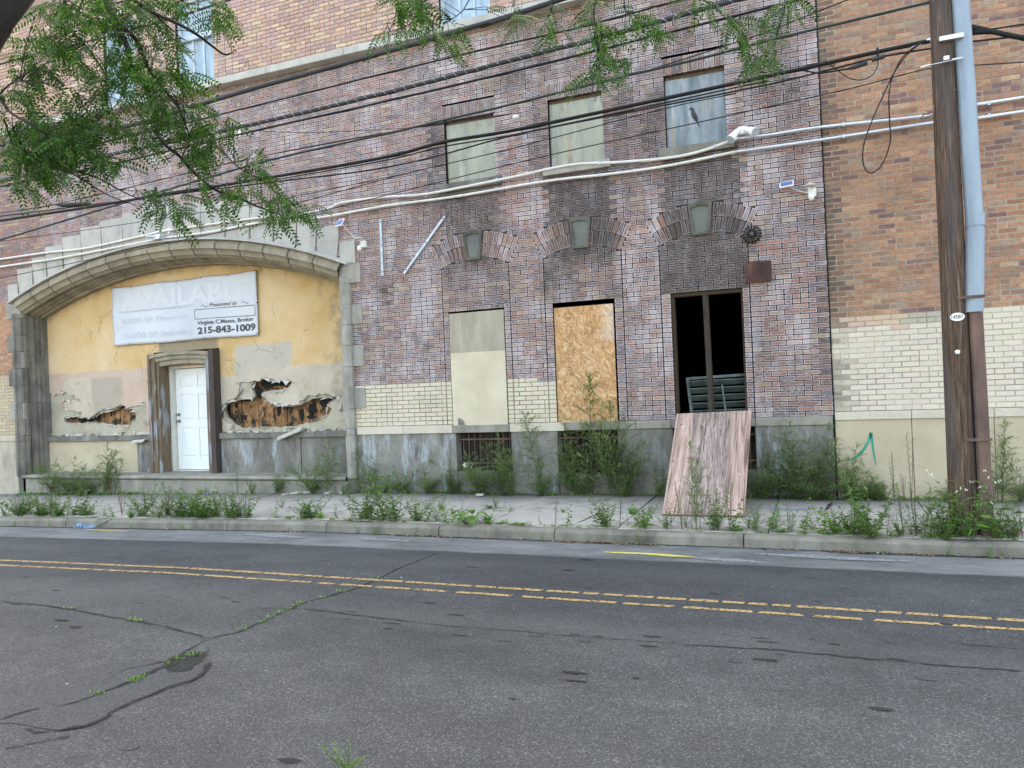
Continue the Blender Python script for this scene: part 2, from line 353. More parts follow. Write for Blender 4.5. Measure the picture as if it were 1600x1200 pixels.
M['curb']=m_stone('kerb concrete',(.12,.108,.083),(.26,.24,.20),.6)
M['soil']=simple('soil and grit',(.075,.065,.05),.98,var=.5,scale=25,bump=.02)
def m_paint(name,col,thr=.42):
    t=T(name,.7); n=t.noise(28,5,.7); a=t.step(n,thr-.06,thr+.05)
    t.put(t.b.inputs['Alpha'],a); return t.done(t.ramp(t.noise(20,3,.6),[(.3,tuple(c*.8 for c in col)),(.7,col)]))
M['yellow']=m_paint('worn yellow line paint',(.40,.275,.12),.44)
M['yellow_spray']=m_paint('yellow spray paint',(.66,.58,.12),.40)
M['blue_spray']=m_paint('blue spray paint',(.12,.27,.46),.50)
M['white_spray']=m_paint('white dust',(.24,.25,.255),.42)
M['red_spray']=m_paint('faded red paint',(.36,.09,.10),.48)
M['green_paint']=simple('teal green paint stroke',(.03,.27,.19),.6)
M['lightblue']=simple('light blue overpaint',(.42,.53,.66),.8)
def m_pole():
    t=T('weathered pole timber',.9); n=t.noise(4,8,.75,st=(12,12,.55),dist=.5); c=t.ramp(n,[(.3,(.015,.011,.008)),(.44,(.085,.052,.035)),(.56,(.18,.115,.08)),(.72,(.36,.27,.215))])
    c=t.mix(t.step(t.noise(2,4,.6,st=(3,3,.3),off=(4,4,4)),.5,.6),c,t.mix(.6,c,(.10,.09,.09)))
    t.bump(t.m('ADD',n,t.noise(30,4,.7,st=(3,3,.2))),.03); return t.done(c)
M['pole']=m_pole()
M['galv']=simple('grey blue galvanised guard',(.235,.295,.355),.5,.15,var=.16,scale=3,st=(2,2,.5))
def m_rust(name,a,b,c3):
    t=T(name,.7); c=t.ramp(t.noise(4,6,.65,st=(1,1,.4)),[(.3,a),(.5,b),(.72,c3)]); t.bump(t.noise(30,4,.7),.003); return t.done(c)
M['rust']=m_rust('rusted channel steel',(.06,.038,.032),(.125,.075,.062),(.21,.13,.09))
M['rustplate']=m_rust('rusty sign plate',(.02,.013,.013),(.06,.026,.022),(.15,.075,.055))
M['cable']=simple('black cable',(.006,.006,.007),.7)
M['cable_grey']=simple('grey stranded cable',(.028,.030,.032),.65,var=.6,scale=60,st=(3,1,1))
M['cable_green']=simple('dark green cable',(.016,.027,.025),.6)
M['alum']=simple('aluminium fitting',(.55,.57,.6),.35,.6)
M['conduit']=simple('pale painted conduit',(.62,.60,.55),.4,.1,var=.12)
M['conduit_metal']=simple('galvanised conduit',(.55,.58,.62),.3,.5,var=.12)
M['strap']=simple('galvanised strap',(.42,.47,.53),.45,.5,var=.25,scale=12)
M['white_pl']=simple('white plastic',(.72,.73,.70),.4,var=.06)
M['cream_pl']=simple('cream plastic',(.60,.58,.46),.5,var=.1)
M['solar']=simple('solar cell',(.10,.16,.34),.2,var=.1)
M['bell']=simple('tarnished bell metal',(.12,.105,.10),.5,.6,var=.4,scale=20)
M['glass']=simple('lamp lens',(.35,.42,.45),.1,var=.1)
M['doorw']=simple('white painted door',(.74,.76,.75),.45,var=.04,scale=2)
M['doorf']=simple('off white door frame',(.60,.59,.53),.6,var=.12)
M['brass']=simple('tarnished knob',(.3,.27,.2),.3,.9)
M['louver']=simple('grey green louvre metal',(.12,.155,.15),.6,.1,var=.5,scale=5)
M['plaster_chip']=simple('broken plaster',(.46,.43,.37),.95,var=.3,scale=20,bump=.01)
def m_banner():
    t=T('faded vinyl banner',.45); c=t.ramp(t.noise(.9,4,.5,st=(1,1,.6)),[(.3,(.47,.51,.56)),(.7,(.56,.59,.62))])
    o=t.xyz(); e=t.step(t.m('ADD',o[2],t.m('MULTIPLY',t.noise(2,4,.6),.2)),2.78,2.92,1.,0.); c=t.mix(t.m('MULTIPLY',e,.3),c,(.62,.56,.48))
    return t.done(c)
M['banner']=m_banner()
M['ink']=simple('dark print',(.06,.06,.065),.6)
M['ghost']=simple('sun faded print',(.455,.49,.535),.5,var=.02)
M['ghost2']=simple('faded white letters',(.56,.59,.62),.5,var=.02)
def m_leaf(name,a,b,tr=.35):
    t=T(name,.62,.15); r=t.rnd(); c=t.ramp(r,[(.0,a),(.7,b),(1.,tuple(min(1,x*1.5) for x in b))])
    t.put(t.b.inputs['Base Color'],c)
    tl=t.node('ShaderNodeBsdfTranslucent'); t.put(tl.inputs[0],t.mix(1,c,(1.25,1.5,.7),'MULTIPLY'))
    mx=t.node('ShaderNodeMixShader'); mx.inputs[0].default_value=tr
    out=t.nt.nodes['Material Output']; t.nt.links.new(t.b.outputs[0],mx.inputs[1]); t.nt.links.new(tl.outputs[0],mx.inputs[2]); t.nt.links.new(mx.outputs[0],out.inputs[0])
    return t.mat
M['leaf_tree']=m_leaf('locust leaf',(.012,.038,.008),(.033,.086,.018),.3)
M['leaf_feather']=m_leaf('mugwort leaf',(.075,.12,.042),(.165,.235,.095))
M['leaf_weed']=m_leaf('weed leaf',(.06,.125,.035),(.135,.235,.065))
M['leaf_bright']=m_leaf('bright leaf',(.09,.18,.03),(.17,.30,.06))
M['leaf_dry']=m_leaf('dry leaf',(.16,.09,.04),(.30,.20,.11),.1)
M['stem']=simple('green stem',(.085,.10,.05),.8)
M['stem_brown']=simple('brown stem',(.08,.05,.035),.8)
M['bark']=simple('dark bark',(.011,.0095,.009),.95,var=.5,scale=14,st=(1,1,.3),bump=.02)
M['flower']=simple('white bud',(.7,.68,.6),.6)
M['bird']=simple('dark feathers',(.05,.048,.045),.8)
M['bird_belly']=simple('grey breast feathers',(.20,.19,.17),.8)
# ------------------------------------------------------------ brick work
CH=.0672; BL=.2; JT=.0125
def ns(x,z,s=1,o=0): return noise.noise(Vector((x*s+o,z*s+o*1.7,o)))
PAL_L=[((.30,.16,.13),4),((.34,.215,.18),4),((.27,.18,.16),4),((.22,.175,.18),4),((.39,.25,.17),2.5),((.40,.29,.20),1.2),((.35,.185,.14),3)]
PAL_R=[((.38,.20,.12),6),((.43,.235,.135),5),((.34,.175,.11),4),((.30,.185,.125),2),((.42,.28,.175),.8),((.23,.125,.11),1.2),((.33,.23,.16),1)]
PAL_U=[((.50,.32,.24),4),((.47,.30,.25),4),((.53,.36,.25),3),((.42,.28,.26),2),((.56,.42,.29),1)]
PAL_O=[((.45,.23,.13),4),((.50,.28,.16),3),((.40,.20,.13),2)]
def pick(p):
    t=random.uniform(0,sum(w for _,w in p))
    for c,w in p:
        t-=w
        if t<=0: break
    k=random.uniform(.86,1.14); return tuple(x*k for x in c)
WINX=(-4.86,-3.14,-1.41)
def g2(x,z,cx,cz,sx,sz): return math.exp(-((x-cx)/sx)**2-((z-cz)/sz)**2)
def soot(x,z):
    s=0
    for c,a in zip(WINX,(.95,1.25,1.3)):
        if 3.0<z<4.75: s=max(s,a*sm(.62,.42,abs(x-c-.03*ns(x,z,4)))*sm(2.9,3.7,z)*(.95+.4*ns(x*2.2,z*.5,1,c)))
    s=max(s,1.15*sm(.78,.48,abs(x+1.42+.08*ns(x,z,3,7)))*sm(2.75,2.85,z)*sm(4.0,3.3,z))
    s=max(s,1.05*sm(.75,.45,abs(x+3.14+.08*ns(x,z,3,7)))*sm(2.75,2.85,z)*sm(4.2,3.0,z)*(.6+.6*ns(x,z,1.5,4)))
    s=max(s,.5*g2(x,z,-.65,1.9,.22,.8),.6*g2(x,z,-.2,5.3,.35,.6),.85*g2(x,z,-5.45,5.3,.16,.8),.8*g2(x,z,-3.75,5.2,.16,.8),.75*g2(x,z,-1.9,5.3,.3,.9),.8*g2(x,z,-2.5,5.5,.3,1),.6*g2(x,z,-2.1,5.0,.25,.7))
    s=max(s,.8*g2(x,z,-6.45,3.25,.16,.12),.8*g2(x,z,-6.4,3.05,.13,.07),.65*g2(x,z,-.9,6.3,.7,.6),.55*g2(x,z,-4,6.3,2.2,.35))
    s=max(s,.9*g2(x,z,-12.2,4.95,.2,.25),.7*g2(x,z,-12.9,4.8,.2,.3),.6*g2(x,z,.08,3,.05,3))
    s=max(s,.6*sm(.6,.3,abs(x+4.85))*sm(2.8,2.9,z)*sm(4.0,3.2,z)*(.7+ns(x,z,2,4)))
    for i in range(26):     # small dark spalls and runs
        h=(i*7.31)%1.; cx=-7+((i*2.717)%6.9); cz=1.7+((i*1.93)%5.2)
        s=max(s,.8*g2(x,z,cx,cz,.05,.07+.1*((i*.37)%1)))
        s=max(s,sm(5.7,6.3,z)*sm(-7.5,-3,x)*(.30+.75*ns(x*1.6,z*.35,1,12)), sm(-2.6,-2.1,x)*sm(4.6,5,z)*(.25+.6*ns(x*2.5,z*.6,1,14)))
    s=max(s,.6*sm(-.75,-.5,x)*(.2+.9*ns(x*3,z*.8,1,15)), .55*sm(1.8,1.2,z)*sm(-2.7,-2.5,x)*(.3+ns(x*3,z*2,1,16)))
    return max(0,s+ns(x*1.2,z*.5,1,9)*.42+ns(x*3,z*1.2,1,2)*.25)
def style_left(x,z):
    """colour, efflorescence, soot of one brick and of its mortar"""
    nb=ns(x,z,2.5,5)*.05
    if z>7.2:
        warm=sm(-9.6,-9.2,x)*sm(-5.5,-6.2,x)+sm(-13,-13.6,x)
        return pick(PAL_U),.45-.35*warm+.25*ns(x,z,1.2),max(0,.15*ns(x,z,.8)),(.17,.155,.15)
    if x<-15.1:
        if z<2.28+nb: return tuple(c*random.uniform(.95,1.03) for c in (.50,.41,.29)),0,.1,(.33,.27,.19)
        if z<3.75: return pick(PAL_O),.12,.05,(.30,.25,.2)
    if z<1.725+nb and -7.1<x<-2.66 and not(x>-3.9 and z>1.69):
        return tuple(c*random.uniform(.96,1.03) for c in (.58,.52,.405)),0,max(0,.35*ns(x,z,1.3,3)-.05),(.25,.205,.14)
    s=soot(x,z); left=sm(-11.5,-14.5,x)
    ef=1.12-.7*left+.5*ns(x,z,.75,1)-.35*g2(x,z,-7.3,5.6,1.4,.8)
    if z<1.6 and x<-2: ef*=.8
    return pick(PAL_L),max(0,min(1,ef)),s,(.04,.036,.036) if left<.4 else (.16,.13,.12)
def style_right(x,z):
    nb=ns(x,z,2.2,5)*.06
    near=g2(x,0,.16,0,.22,1)
    if z<2.33:
        if z>2.17+nb-.25*(x-.6)*.3 and x<1.0: c=(.57,.42,.31)
        elif z>2.2+nb and x<1.6: c=(.44,.39,.31)
        else: c=(.62,.55,.44)
        return tuple(v*random.uniform(.97,1.03) for v in c),0,near*.9*(.5+ns(x,z,6,2)),tuple(v*.68 for v in c)
    return pick(PAL_R),.12,max(near*.75,.35*max(0,ns(x,z,.8,6))),(.36,.31,.25)
def sub(iv,a,b):
    out=[]
    for p,q in iv:
        if b<=p or a>=q: out.append((p,q)); continue
        if a>p: out.append((p,a))
        if b<q: out.append((b,q))
    return [(p,q) for p,q in out if q-p>.012]
def brickwork(mb,mm,x0,x1,z0,z1,holes,grooves,style,yface=0.,depth=.1,headers=.16):
    nrow=int(round((z1-z0)/CH))
    for r in range(nrow):
        za=z0+r*CH; zb=za+CH; zc=(za+zb)/2
        iv=[(x0,x1)]
        for a,b in holes(zc): iv=sub(iv,a,b)
        for p,q in iv:
            # mortar strip
            n=max(1,int((q-p)/.2)); 
            for i in range(n):
                a=p+(q-p)*i/n; b=p+(q-p)*(i+1)/n; mc=style((a+b)/2,zc)[3]
                s=min(1,max(0,soot((a+b)/2,zc))) if style is style_left and z1<8 else 0
                mc=tuple(c*(1-.5*s)*(1+.5*ns(x0+a,zc,2.5,31)) for c in mc)
                y=yface+.0055
                mm.face([(a,y,za),(b,y,za),(b,y,zb),(a,y,zb)],1,bc=mc)
            for sx,k in ((p,0),(q,1)):
                mm.face([(sx,yface+.0055,za),(sx,yface+depth+.05,za),(sx,yface+depth+.05,zb),(sx,yface+.0055,zb)],1,bc=mc)
        for g0,g1 in grooves(zc): iv=sub(iv,g0,g1)
        for p,q in iv:
            x=p-(((p-x0)+ (r%2)*BL/2)%BL) if q-p>.5 else p-(r%2)*BL/2
            xs_=[p]
            while x<q:
                if random.random()<headers: xs_.append(x+BL/2)
                x+=BL; xs_.append(x)
            xs_=[v for v in xs_ if p<v<q]; xs_=[p]+xs_+[q]
            ok=[xs_[0]]
            for v in xs_[1:]:
                if v-ok[-1]<.05 and len(ok)>1 and v==q: ok[-1]=v
                elif v-ok[-1]<.05 and v!=q: continue
                else: ok.append(v)
            if True:
                for a,b in zip(ok,ok[1:]):
                    jx=random.uniform(-.0025,.0025); a2=a+JT/2+jx*(a>p); b2=b-JT/2+jx*(b<q)
                    if a<=p: a2=p
                    if b>=q: b2=q
                    lo=za+JT/2+random.uniform(-.0012,.0012); hi=zb-JT/2+random.uniform(-.0012,.0012); y=yface+random.uniform(-.0015,.0025); yb=yface+depth
                    col,ef,so,mcc=style((a+b)/2,zc); so=max(0,so+random.uniform(-.08,.08))
                    L=b2-a2; H=hi-lo; at=dict(bc=col,ef=ef,so=so,bl=L,bh=H,pt=1. if (ef==0 and col[0]>.42) else 0.)
                    mb.face([(a2,y,lo),(b2,y,lo),(b2,y,hi),(a2,y,hi)],0,uv=[(0,0),(L,0),(L,H),(0,H)],**at)
                    at2=dict(at,ef=ef*.3)
                    mid=[(L/2,H/2)]*4
                    yb2=yb if (a<=p or b>=q) else yface+.008; at3=dict(at,bc=tuple((u+v)/2 for u,v in zip(mcc,col)) if mcc[0]<.1 else tuple(v*.8 for v in col),ef=0.)
                    mb.face([(a2,y,lo),(a2,yb2,lo),(b2,yb2,lo),(b2,y,lo)],0,uv=mid,**at3)
                    mb.face([(a2,y,hi),(b2,y,hi),(b2,yb2,hi),(a2,yb2,hi)],0,uv=mid,**at3)
                    mb.face([(a2,y,lo),(a2,y,hi),(a2,yb2,hi),(a2,yb2,lo)],0,uv=mid,**at2)
                    mb.face([(b2,y,lo),(b2,yb2,lo),(b2,yb2,hi),(b2,y,hi)],0,uv=mid,**at2)
def ubrick(mb,c,t,n_,L,H,y0,y1,col,ef,so):
    """one brick in the wall plane: centre c (x,z), long axis t, short axis n_"""
    c=Vector(c);t=Vector(t);n_=Vector(n_); P=[c-t*L/2-n_*H/2,c+t*L/2-n_*H/2,c+t*L/2+n_*H/2,c-t*L/2+n_*H/2]
    if (P[1]-P[0]).cross(P[3]-P[0])<0: P=[P[1],P[0],P[3],P[2]]
    at=dict(bc=col,ef=ef,so=so,bl=L,bh=H)
    mb.face([(p.x,y0,p.y) for p in P],0,uv=[(0,0),(L,0),(L,H),(0,H)],**at)
    for i in range(4):
        a,b=P[i],P[(i+1)%4]; mb.face([(a.x,y0,a.y),(a.x,y1,a.y),(b.x,y1,b.y),(b.x,y0,b.y)],0,uv=[(L/2,H/2)]*4,**at)
# ------------------------------------------------------------ left building
LB=thing('brick_building','old soot-stained brick building with big stone arch and boarded windows','building',(-8,0,0))
LW=[(-5.33,-4.385,1.05,2.80),(-3.62,-2.68,1.05,2.80),(-1.89,-.92,1.09,2.83)]
UW=[(-5.275,-4.43,4.80,5.77),(-3.57,-2.745,4.81,5.80),(-1.86,-1.035,4.82,5.83)]
TW=[(-12.40,-11.62,7.26,8.88),(-10.62,-9.76,7.26,8.88),(-5.28,-4.42,7.26,8.88)]
BW=[(-5.27,-4.36,.33,.93),(-3.61,-2.72,.30,.93),(-1.93,-.84,.36,.94)]
AX,AHW,ARISE,AZ=-11.11,3.80,.70,3.50      # portal opening arch
AR=(AHW**2+ARISE**2)/(2*ARISE)
def arch_z(x,hw=AHW,rise=ARISE,z0=AZ,cx=AX):
    R=(hw*hw+rise*rise)/(2*rise); d=R*R-(x-cx)**2
    return z0+rise-R+math.sqrt(max(0,d))
def arch_half(z,hw=AHW,rise=ARISE,z0=AZ):
    R=(hw*hw+rise*rise)/(2*rise); c=z0+rise-R
    return math.sqrt(max(0,R*R-(z-c)**2)) if z<z0+rise else -1
ARC=[(c,3.62,1.27,1.665) for c in (-4.855,-3.145,-1.435)]   # segmental arches: centre x, intrados apex, r0, r1
def holes_main(z):
    h=[]
    if z<AZ: h.append((AX-AHW-.12,AX+AHW+.12))
    else:
        a=arch_half(z-.15)
        if a>0: h.append((AX-a,AX+a))
    for x0,x1,z0,z1 in LW+UW:
        if z0-.06<z<z1: h.append((x0,x1))
    for x0,x1,z0,z1 in UW:
        if z1<=z<z1+.245: h.append((x0-.02,x1+.02))
    for cx,za,r0,r1 in ARC:
        dz=z-(za-r0)
        if dz>0:
            o=r1*r1-dz*dz; i=r0*r0-dz*dz; lim=math.tan(R_(27.3))*dz
            if o>0:
                xo=min(math.sqrt(o),lim); xi=math.sqrt(i) if i>0 else 0
                if xo>xi: h+= [(cx-xo,cx-xi),(cx+xi,cx+xo)] if xi>0 else [(cx-xo,cx+xo)]
    return h
def holes_up(z):
    return [(x0,x1) for x0,x1,z0,z1 in TW if z0<z<z1]
def grooves_main(z):
    g=[]
    if z<3.5: g+=[(x-.010,x+.010) for x in (-5.42,-4.29,-3.735,-2.56,-2.02,-.83)]
    if z>7.2: g+=[(x-.008,x+.008) for x in (-13.1,-11.2,-12.9,-9.5,-9.35,-11.0,-5.95,-3.9,-5.8,-4.05)]
    return g
wall=MB()
brickwork(wall,wall,-24,.135,1.06,1.06+91*CH,holes_main,grooves_main,style_left,depth=.12)
brickwork(wall,wall,-24,.135,1.06+91*CH,1.06+124*CH,holes_up,grooves_main,style_left,depth=.12,headers=.06)
# soldier courses over the upper windows
for (x0,x1,z0,z1),sb in zip(UW,(.35,.5,.55)):
    n=int((x1-x0+.04)/CH); st=(x1-x0+.04)/n
    wall.face([(x0-.02,.011,z1),(x1+.02,.011,z1),(x1+.02,.011,z1+.245),(x0-.02,.011,z1+.245)],1,bc=(.06,.055,.06))
    for i in range(n):
        ubrick(wall,(x0-.02+st*(i+.5),z1+.12),(0,1),(1,0),.225,st-.012,-.004,.12,pick(PAL_L),random.uniform(.6,1.2),sb*random.uniform(.3,1.2)+.15)
wall.box(-24,.135,.16,.30,9.39,13,2)
wallo=wall.build('wall',[M['brick'],M['mortar'],M['plain']],LB)
# upper storey arches part of the wall; segmental arches as parts
def sz(x,z): return max(0,soot(x,z))
for k,(cx,za,r0,r1) in enumerate(ARC):
    mb=MB(); cz=za-r0; A=27.2; rr=[(r0,(r0+r1)/2),((r0+r1)/2,r1)]
    for j,(ra,rb) in enumerate(rr):
        n=18 if j else 17; 
        for i in range(n):
            a=R_(-A+2*A*(i+.5)/n)
            if abs(a)<R_(6.8 if j else 6): continue
            rm=(ra+rb)/2; t=Vector((math.sin(a),math.cos(a))); nn=Vector((t.y,-t.x)); wd=rm*R_(2*A/n)-.016
            c=Vector((cx,cz))+t*rm; s=sz(c.x,c.y)
            if k==0: s*=.4
            if k==1: s*=.7
            ubrick(mb,c,t,nn,rb-ra-.012,wd,-.006,.05,pick(PAL_L),random.uniform(.8,1.5) if random.random()<.75 else .1,s)
    # mortar bed
    P=[(cx+math.sin(R_(a))*(r1+.05),cz+math.cos(R_(a))*(r1+.05)) for a in range(-31,32,2)]+[(cx+math.sin(R_(a))*(r0-.04),cz+math.cos(R_(a))*(r0-.04)) for a in range(31,-32,-2)]
    n0=len(mb.f); mb.prism(P,.003,.06,1)
    for i in range(n0,len(mb.f)): mb.at.setdefault('bc',{})[i]=(.045,.04,.04)
    ao=mb.build('brick_arch',[M['brick'],M['mortar']],LB)
    # keystone with raised border
    kb=MB(); w0,w1,b,t_=.115,.165,3.575,4.03
    out=[(cx-w0,b),(cx+w0,b),(cx+w1,t_-.025),(cx,t_),(cx-w1,t_-.025)]
    inn=[(cx-w0+.03,b+.035),(cx+w0-.03,b+.035),(cx+w1-.04,t_-.075),(cx,t_-.045),(cx-w1+.04,t_-.075)]
    kb.prism(out,-.035,.05,0,holes=[inn]); kb.prism(inn,-.012,.05,1)
    kb.build('keystone',[M['keyborder'],M['keypanel']],LB)
# ------- table ledge and plinth stones
def stones(name,lst,parent,bev=.006):
    for x0,x1,y0,y1,z0,z1,mt in lst:
        mb=MB(); mb.box(x0+.003,x1-.003,y0,y1,z0,z1); o=mb.build(name,[M[mt]],parent,bevel=bev)
    return o
stones('ledge',[(-24,-17.2,-.03,.12,.93,1.055,'cream_dirty'),(-17.2,-15.16,-.03,.12,.93,1.055,'cream_dirty'),(-7.09,-6.2,-.03,.12,.93,1.055,'cream_stone'),(-6.2,-5.33,-.03,.12,.93,1.055,'cream_stone'),(-5.33,-4.37,-.034,.12,.93,1.045,'ledge'),
  (-4.37,-3.5,-.03,.12,.93,1.055,'cream_stone'),(-3.5,-2.45,-.03,.12,.935,1.055,'ledge'),(-2.45,-1.95,-.03,.12,.94,1.055,'ledge'),(-1.95,-.83,-.032,.12,.945,1.06,'ledge'),(-.83,.13,-.03,.12,.945,1.06,'ledge')],LB)
stones('plinth',[(-24,-15.16,-.01,.2,-.4,.93,'cream_dirty'),(-7.09,-5.28,-.01,.2,-.3,.93,'concrete_stain'),(-5.28,-4.36,-.004,.2,-.3,.33,'concrete_dark'),(-4.36,-3.62,-.01,.2,-.3,.93,'concrete_stain'),
  (-3.62,-2.72,-.004,.2,-.3,.30,'concrete_dark'),(-2.72,-1.93,-.01,.2,-.3,.935,'concrete_dark'),(-1.93,-.84,-.004,.2,-.3,.36,'concrete_dark'),(-.84,.13,-.01,.2,-.3,.945,'concrete_stain')],LB)
# ------- basement gratings
for x0,x1,z0,z1 in BW:
    mb=MB()
    for i in range(9):
        x=x0+(x1-x0)*(i+.7)/9.4; mb.tube([(x,.09,z0-.02),(x,.09,z1+.03)],.007,6,0)
    for z in (z0+.12,z1-.11): mb.box(x0-.03,x1+.03,.075,.083,z-.012,z+.012,0)
    g=mb.build('basement_grating',[M['rust']],LB)
    b=MB(); b.box(x0-.05,x1+.05,.24,.26,z0-.05,z1+.1,0)
    for i in range(7):
        xx=x0+(x1-x0)*i/7; b.box(xx+.005,xx+(x1-x0)/7-.01,.215,.238,z0,z1+.02,1)
    bo=b.build('backing_boards',[M['black'],M['wood_dark']],g)
# ------- upper storey windows: boarded
for k,(x0,x1,z0,z1) in enumerate(UW):
    mb=MB(); mb.box(x0-.1,x1+.09,-.055,.1,z0-.125,z0-.005,0); wn=None
    w=MB(); 
    NX,NZ=8,8    # slightly buckled sheet
    for i in range(NX):
        for j in range(NZ):
            q=[]
            for a,b in ((i,j),(i+1,j),(i+1,j+1),(i,j+1)):
                x=x0+.012+(x1-x0-.02)*a/NX; z=z0+(z1-z0-.05)*b/NZ; q.append((x,.065+.012*ns(x,z,3,k),z))
            w.face(q,0)
    w.box(x0,x1,.06,.12,z1-.05,z1,1); w.box(x0,x0+.012,.06,.12,z0,z1,1)
    win=w.build('boarded_window',[M['sheet'] if k<2 else M['sheet_blue'],M['frame_wood']],LB,smooth=False,
        label=['grey green rust-streaked window sheet','pale green rust-streaked window sheet','dirty bluish window with cobwebs'][k])
    mb.build('window_sill',[M['stone_dark'] if k!=1 else M['stone']],win,bevel=.008)
# ------- top floor sash windows on the belt
for x0,x1,z0,z1 in TW:
    f=MB(); d=.14
    for a,b in((x0,x0+.06),(x1-.06,x1)): f.box(a,b,.06,d+.05,z0,z1,0)
    f.box(x0+.06,x1-.06,.07,d+.05,z0,z0+.07,0); f.box(x0+.06,x1-.06,.055,d+.05,z1-.08,z1,0)
    zm=z0+.86; f.box(x0+.06,x1-.06,.06,d+.03,zm,zm+.09,0); 
    for i in(1,2): 
        x=x0+.06+(x1-x0-.12)*i/3; f.box(x-.018,x+.018,.10,d+.02,z0+.07,zm,0)
    x=(x0+x1)/2; f.box(x-.018,x+.018,.085,d+.02,zm+.09,z1-.08,0)
    fo=f.build('sash_window',[M['sash']],LB,bevel=.004)
    p=MB(); p.box(x0+.06,x1-.06,.125,.13,z0+.07,zm,0); p.box(x0+.06,x1-.06,.108,.113,zm+.09,z1-.08,0); p.build('pane',[M['pane']],fo)
    s=MB(); s.box(x0-.04,x1+.04,-.05,.16,z1+.002,z1+.1,0); s.build('window_head',[M['stone_light']],fo,bevel=.005)
stones('belt_course',[(-24+i*1.55,min(.13,-24+(i+1)*1.55),-.17,.1,7.085,7.205,'stone_light') for i in range(16)],LB,.01)
# ------- ground floor windows
x0,x1,z0,z1=LW[2]
mb=MB(); mb.box(x0,x0+.045,.03,.16,z0,z1,0); mb.box(x1-.03,x1,.03,.16,z0,z1,0); mb.box(x0+.045,x1-.03,.03,.17,z1-.075,z1,0); mb.box(x0+.045,x1-.03,.02,.16,z0-.03,z0+.035,0)
ow=mb.build('open_window',[M['wood_brown']],LB,bevel=.004,label='empty ground floor window opening with one bent mullion')
mb=MB(); xm=(x0+x1)/2-.01
mb.obox((xm,.085,(z0+z1)/2-.02),(.036,0,0),(0,.05,0),(-.006,0,(z1-z0)/2-.05),0); mb.build('mullion',[M['wood_dark']],ow)
mb=MB(); mb.box(x0+.02,x1-.01,-.02,.1,z0-.035,z0+.002,0); mb.build('window_sill',[M['stone_light']],ow,bevel=.006)
mb=MB()
for s in(0,1): mb.obox((x0+.16+s*.80,.33,1.33),(.018,0,0),(0,.03,0),(-.03 if s==0 else 0,.02,.30),0)
mb.obox(((x0+x1)/2+.06,.35,1.63),(.42,0,.012),(0,.03,0),(0,0,.018),0)
for i in range(5): mb.obox(((x0+x1)/2+.07,.33,1.13+i*.105),(.40,0,.006),(0,.045,-.035),(0,.004,.005),0)
mb.obox((xm+.16,.28,1.3),(.012,0,0),(0,.006,0),(-.02,0,.22),0)
mb.build('louvre',[M['louver']],ow)
# interior behind the empty window and shell of the building
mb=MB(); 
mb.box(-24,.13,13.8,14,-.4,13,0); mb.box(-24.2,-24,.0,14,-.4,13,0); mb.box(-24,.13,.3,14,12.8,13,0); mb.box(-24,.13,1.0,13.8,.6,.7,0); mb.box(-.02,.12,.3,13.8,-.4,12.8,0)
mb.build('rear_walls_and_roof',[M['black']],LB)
# ------------------------------------------------------------ portal: arch stones, jambs, hood
CX=-11.12
mb=MB(); rj=[0,.33,.95,1.5,2.04,2.55,3.02,3.42,3.85,4.15]; tops=[5.18,5.16,5.10,5.02,4.90,4.76,4.58,4.40,4.11]
def hood_z(d): return arch_z(CX+d,4.0,.79,3.72,CX)
tilt=lambda d: d*.035
for sgn in(-1,1):
    for i in range(1,9):
        a,b=rj[i],rj[i+1]; tp=tops[i]
        za,zb=hood_z(min(a,3.99)),hood_z(min(b,3.99))
        ka=(tp-za)*.09*a/3; kb=(tp-zb)*.09*b/3 if i<8 else 0
        poly=[(CX+sgn*(a-ka*.0+.004),za-.02),(CX+sgn*(b-.004-(kb if i<8 else 0)),zb-.02 if i<8 else 3.735),(CX+sgn*(b-.004),tp-.25*(tp-zb)),(CX+sgn*(b-.004),tp),(CX+sgn*(a+.004),tp)]
        if sgn<0: poly=poly[::-1]
        mb.prism(poly,-.022-.003*(i%2),.1,0)
mb.prism([(CX-.326,hood_z(.33)-.02),(CX+.326,hood_z(.33)-.02),(CX+.326,5.19),(CX-.326,5.19)],-.026,.1,0)
sur=mb.build('arch_stones',[M['stone_light']],LB,bevel=.006)
# quoins
mb=MB(); zt=[3.735,3.41,3.07,2.735,2.395,2.045,1.70,1.36,1.04]
for sgn,cx in((1,-7.09),(-1,-15.14)):
    for i in range(8):
        wide=(i%2==0) if sgn>0 else (i%2==0)
        w=.20 if wide else 0.0
        x_in=cx-sgn*.01; x_out=cx+sgn*w
        if sgn>0 and i==7: x_out=cx
        if abs(x_out-x_in)<.05: x_out=cx+sgn*.004; 
        a,b=sorted((x_in-sgn*.2,x_out)); q_=MB(); q_.box(a,b,-.02-(.002 if wide else 0),.12,zt[i+1]+.004,zt[i]-.004); q_.build('quoin',[M['stone_dark'] if sgn<0 and i%3 else M['stone']],LB,bevel=.008)
    a,b=sorted((cx-sgn*.2,cx+sgn*.03)); mb=MB(); mb.box(a,b,-.04,.12,.93,1.036,0); mb.build('jamb_cap',[M['stone_dark']],LB,bevel=.008); mb=MB(); mb.box(a,b-.0,-.02,.12,-.4,.926,0); mb.build('jamb_base',[M['stone_dark']],LB,bevel=.008)
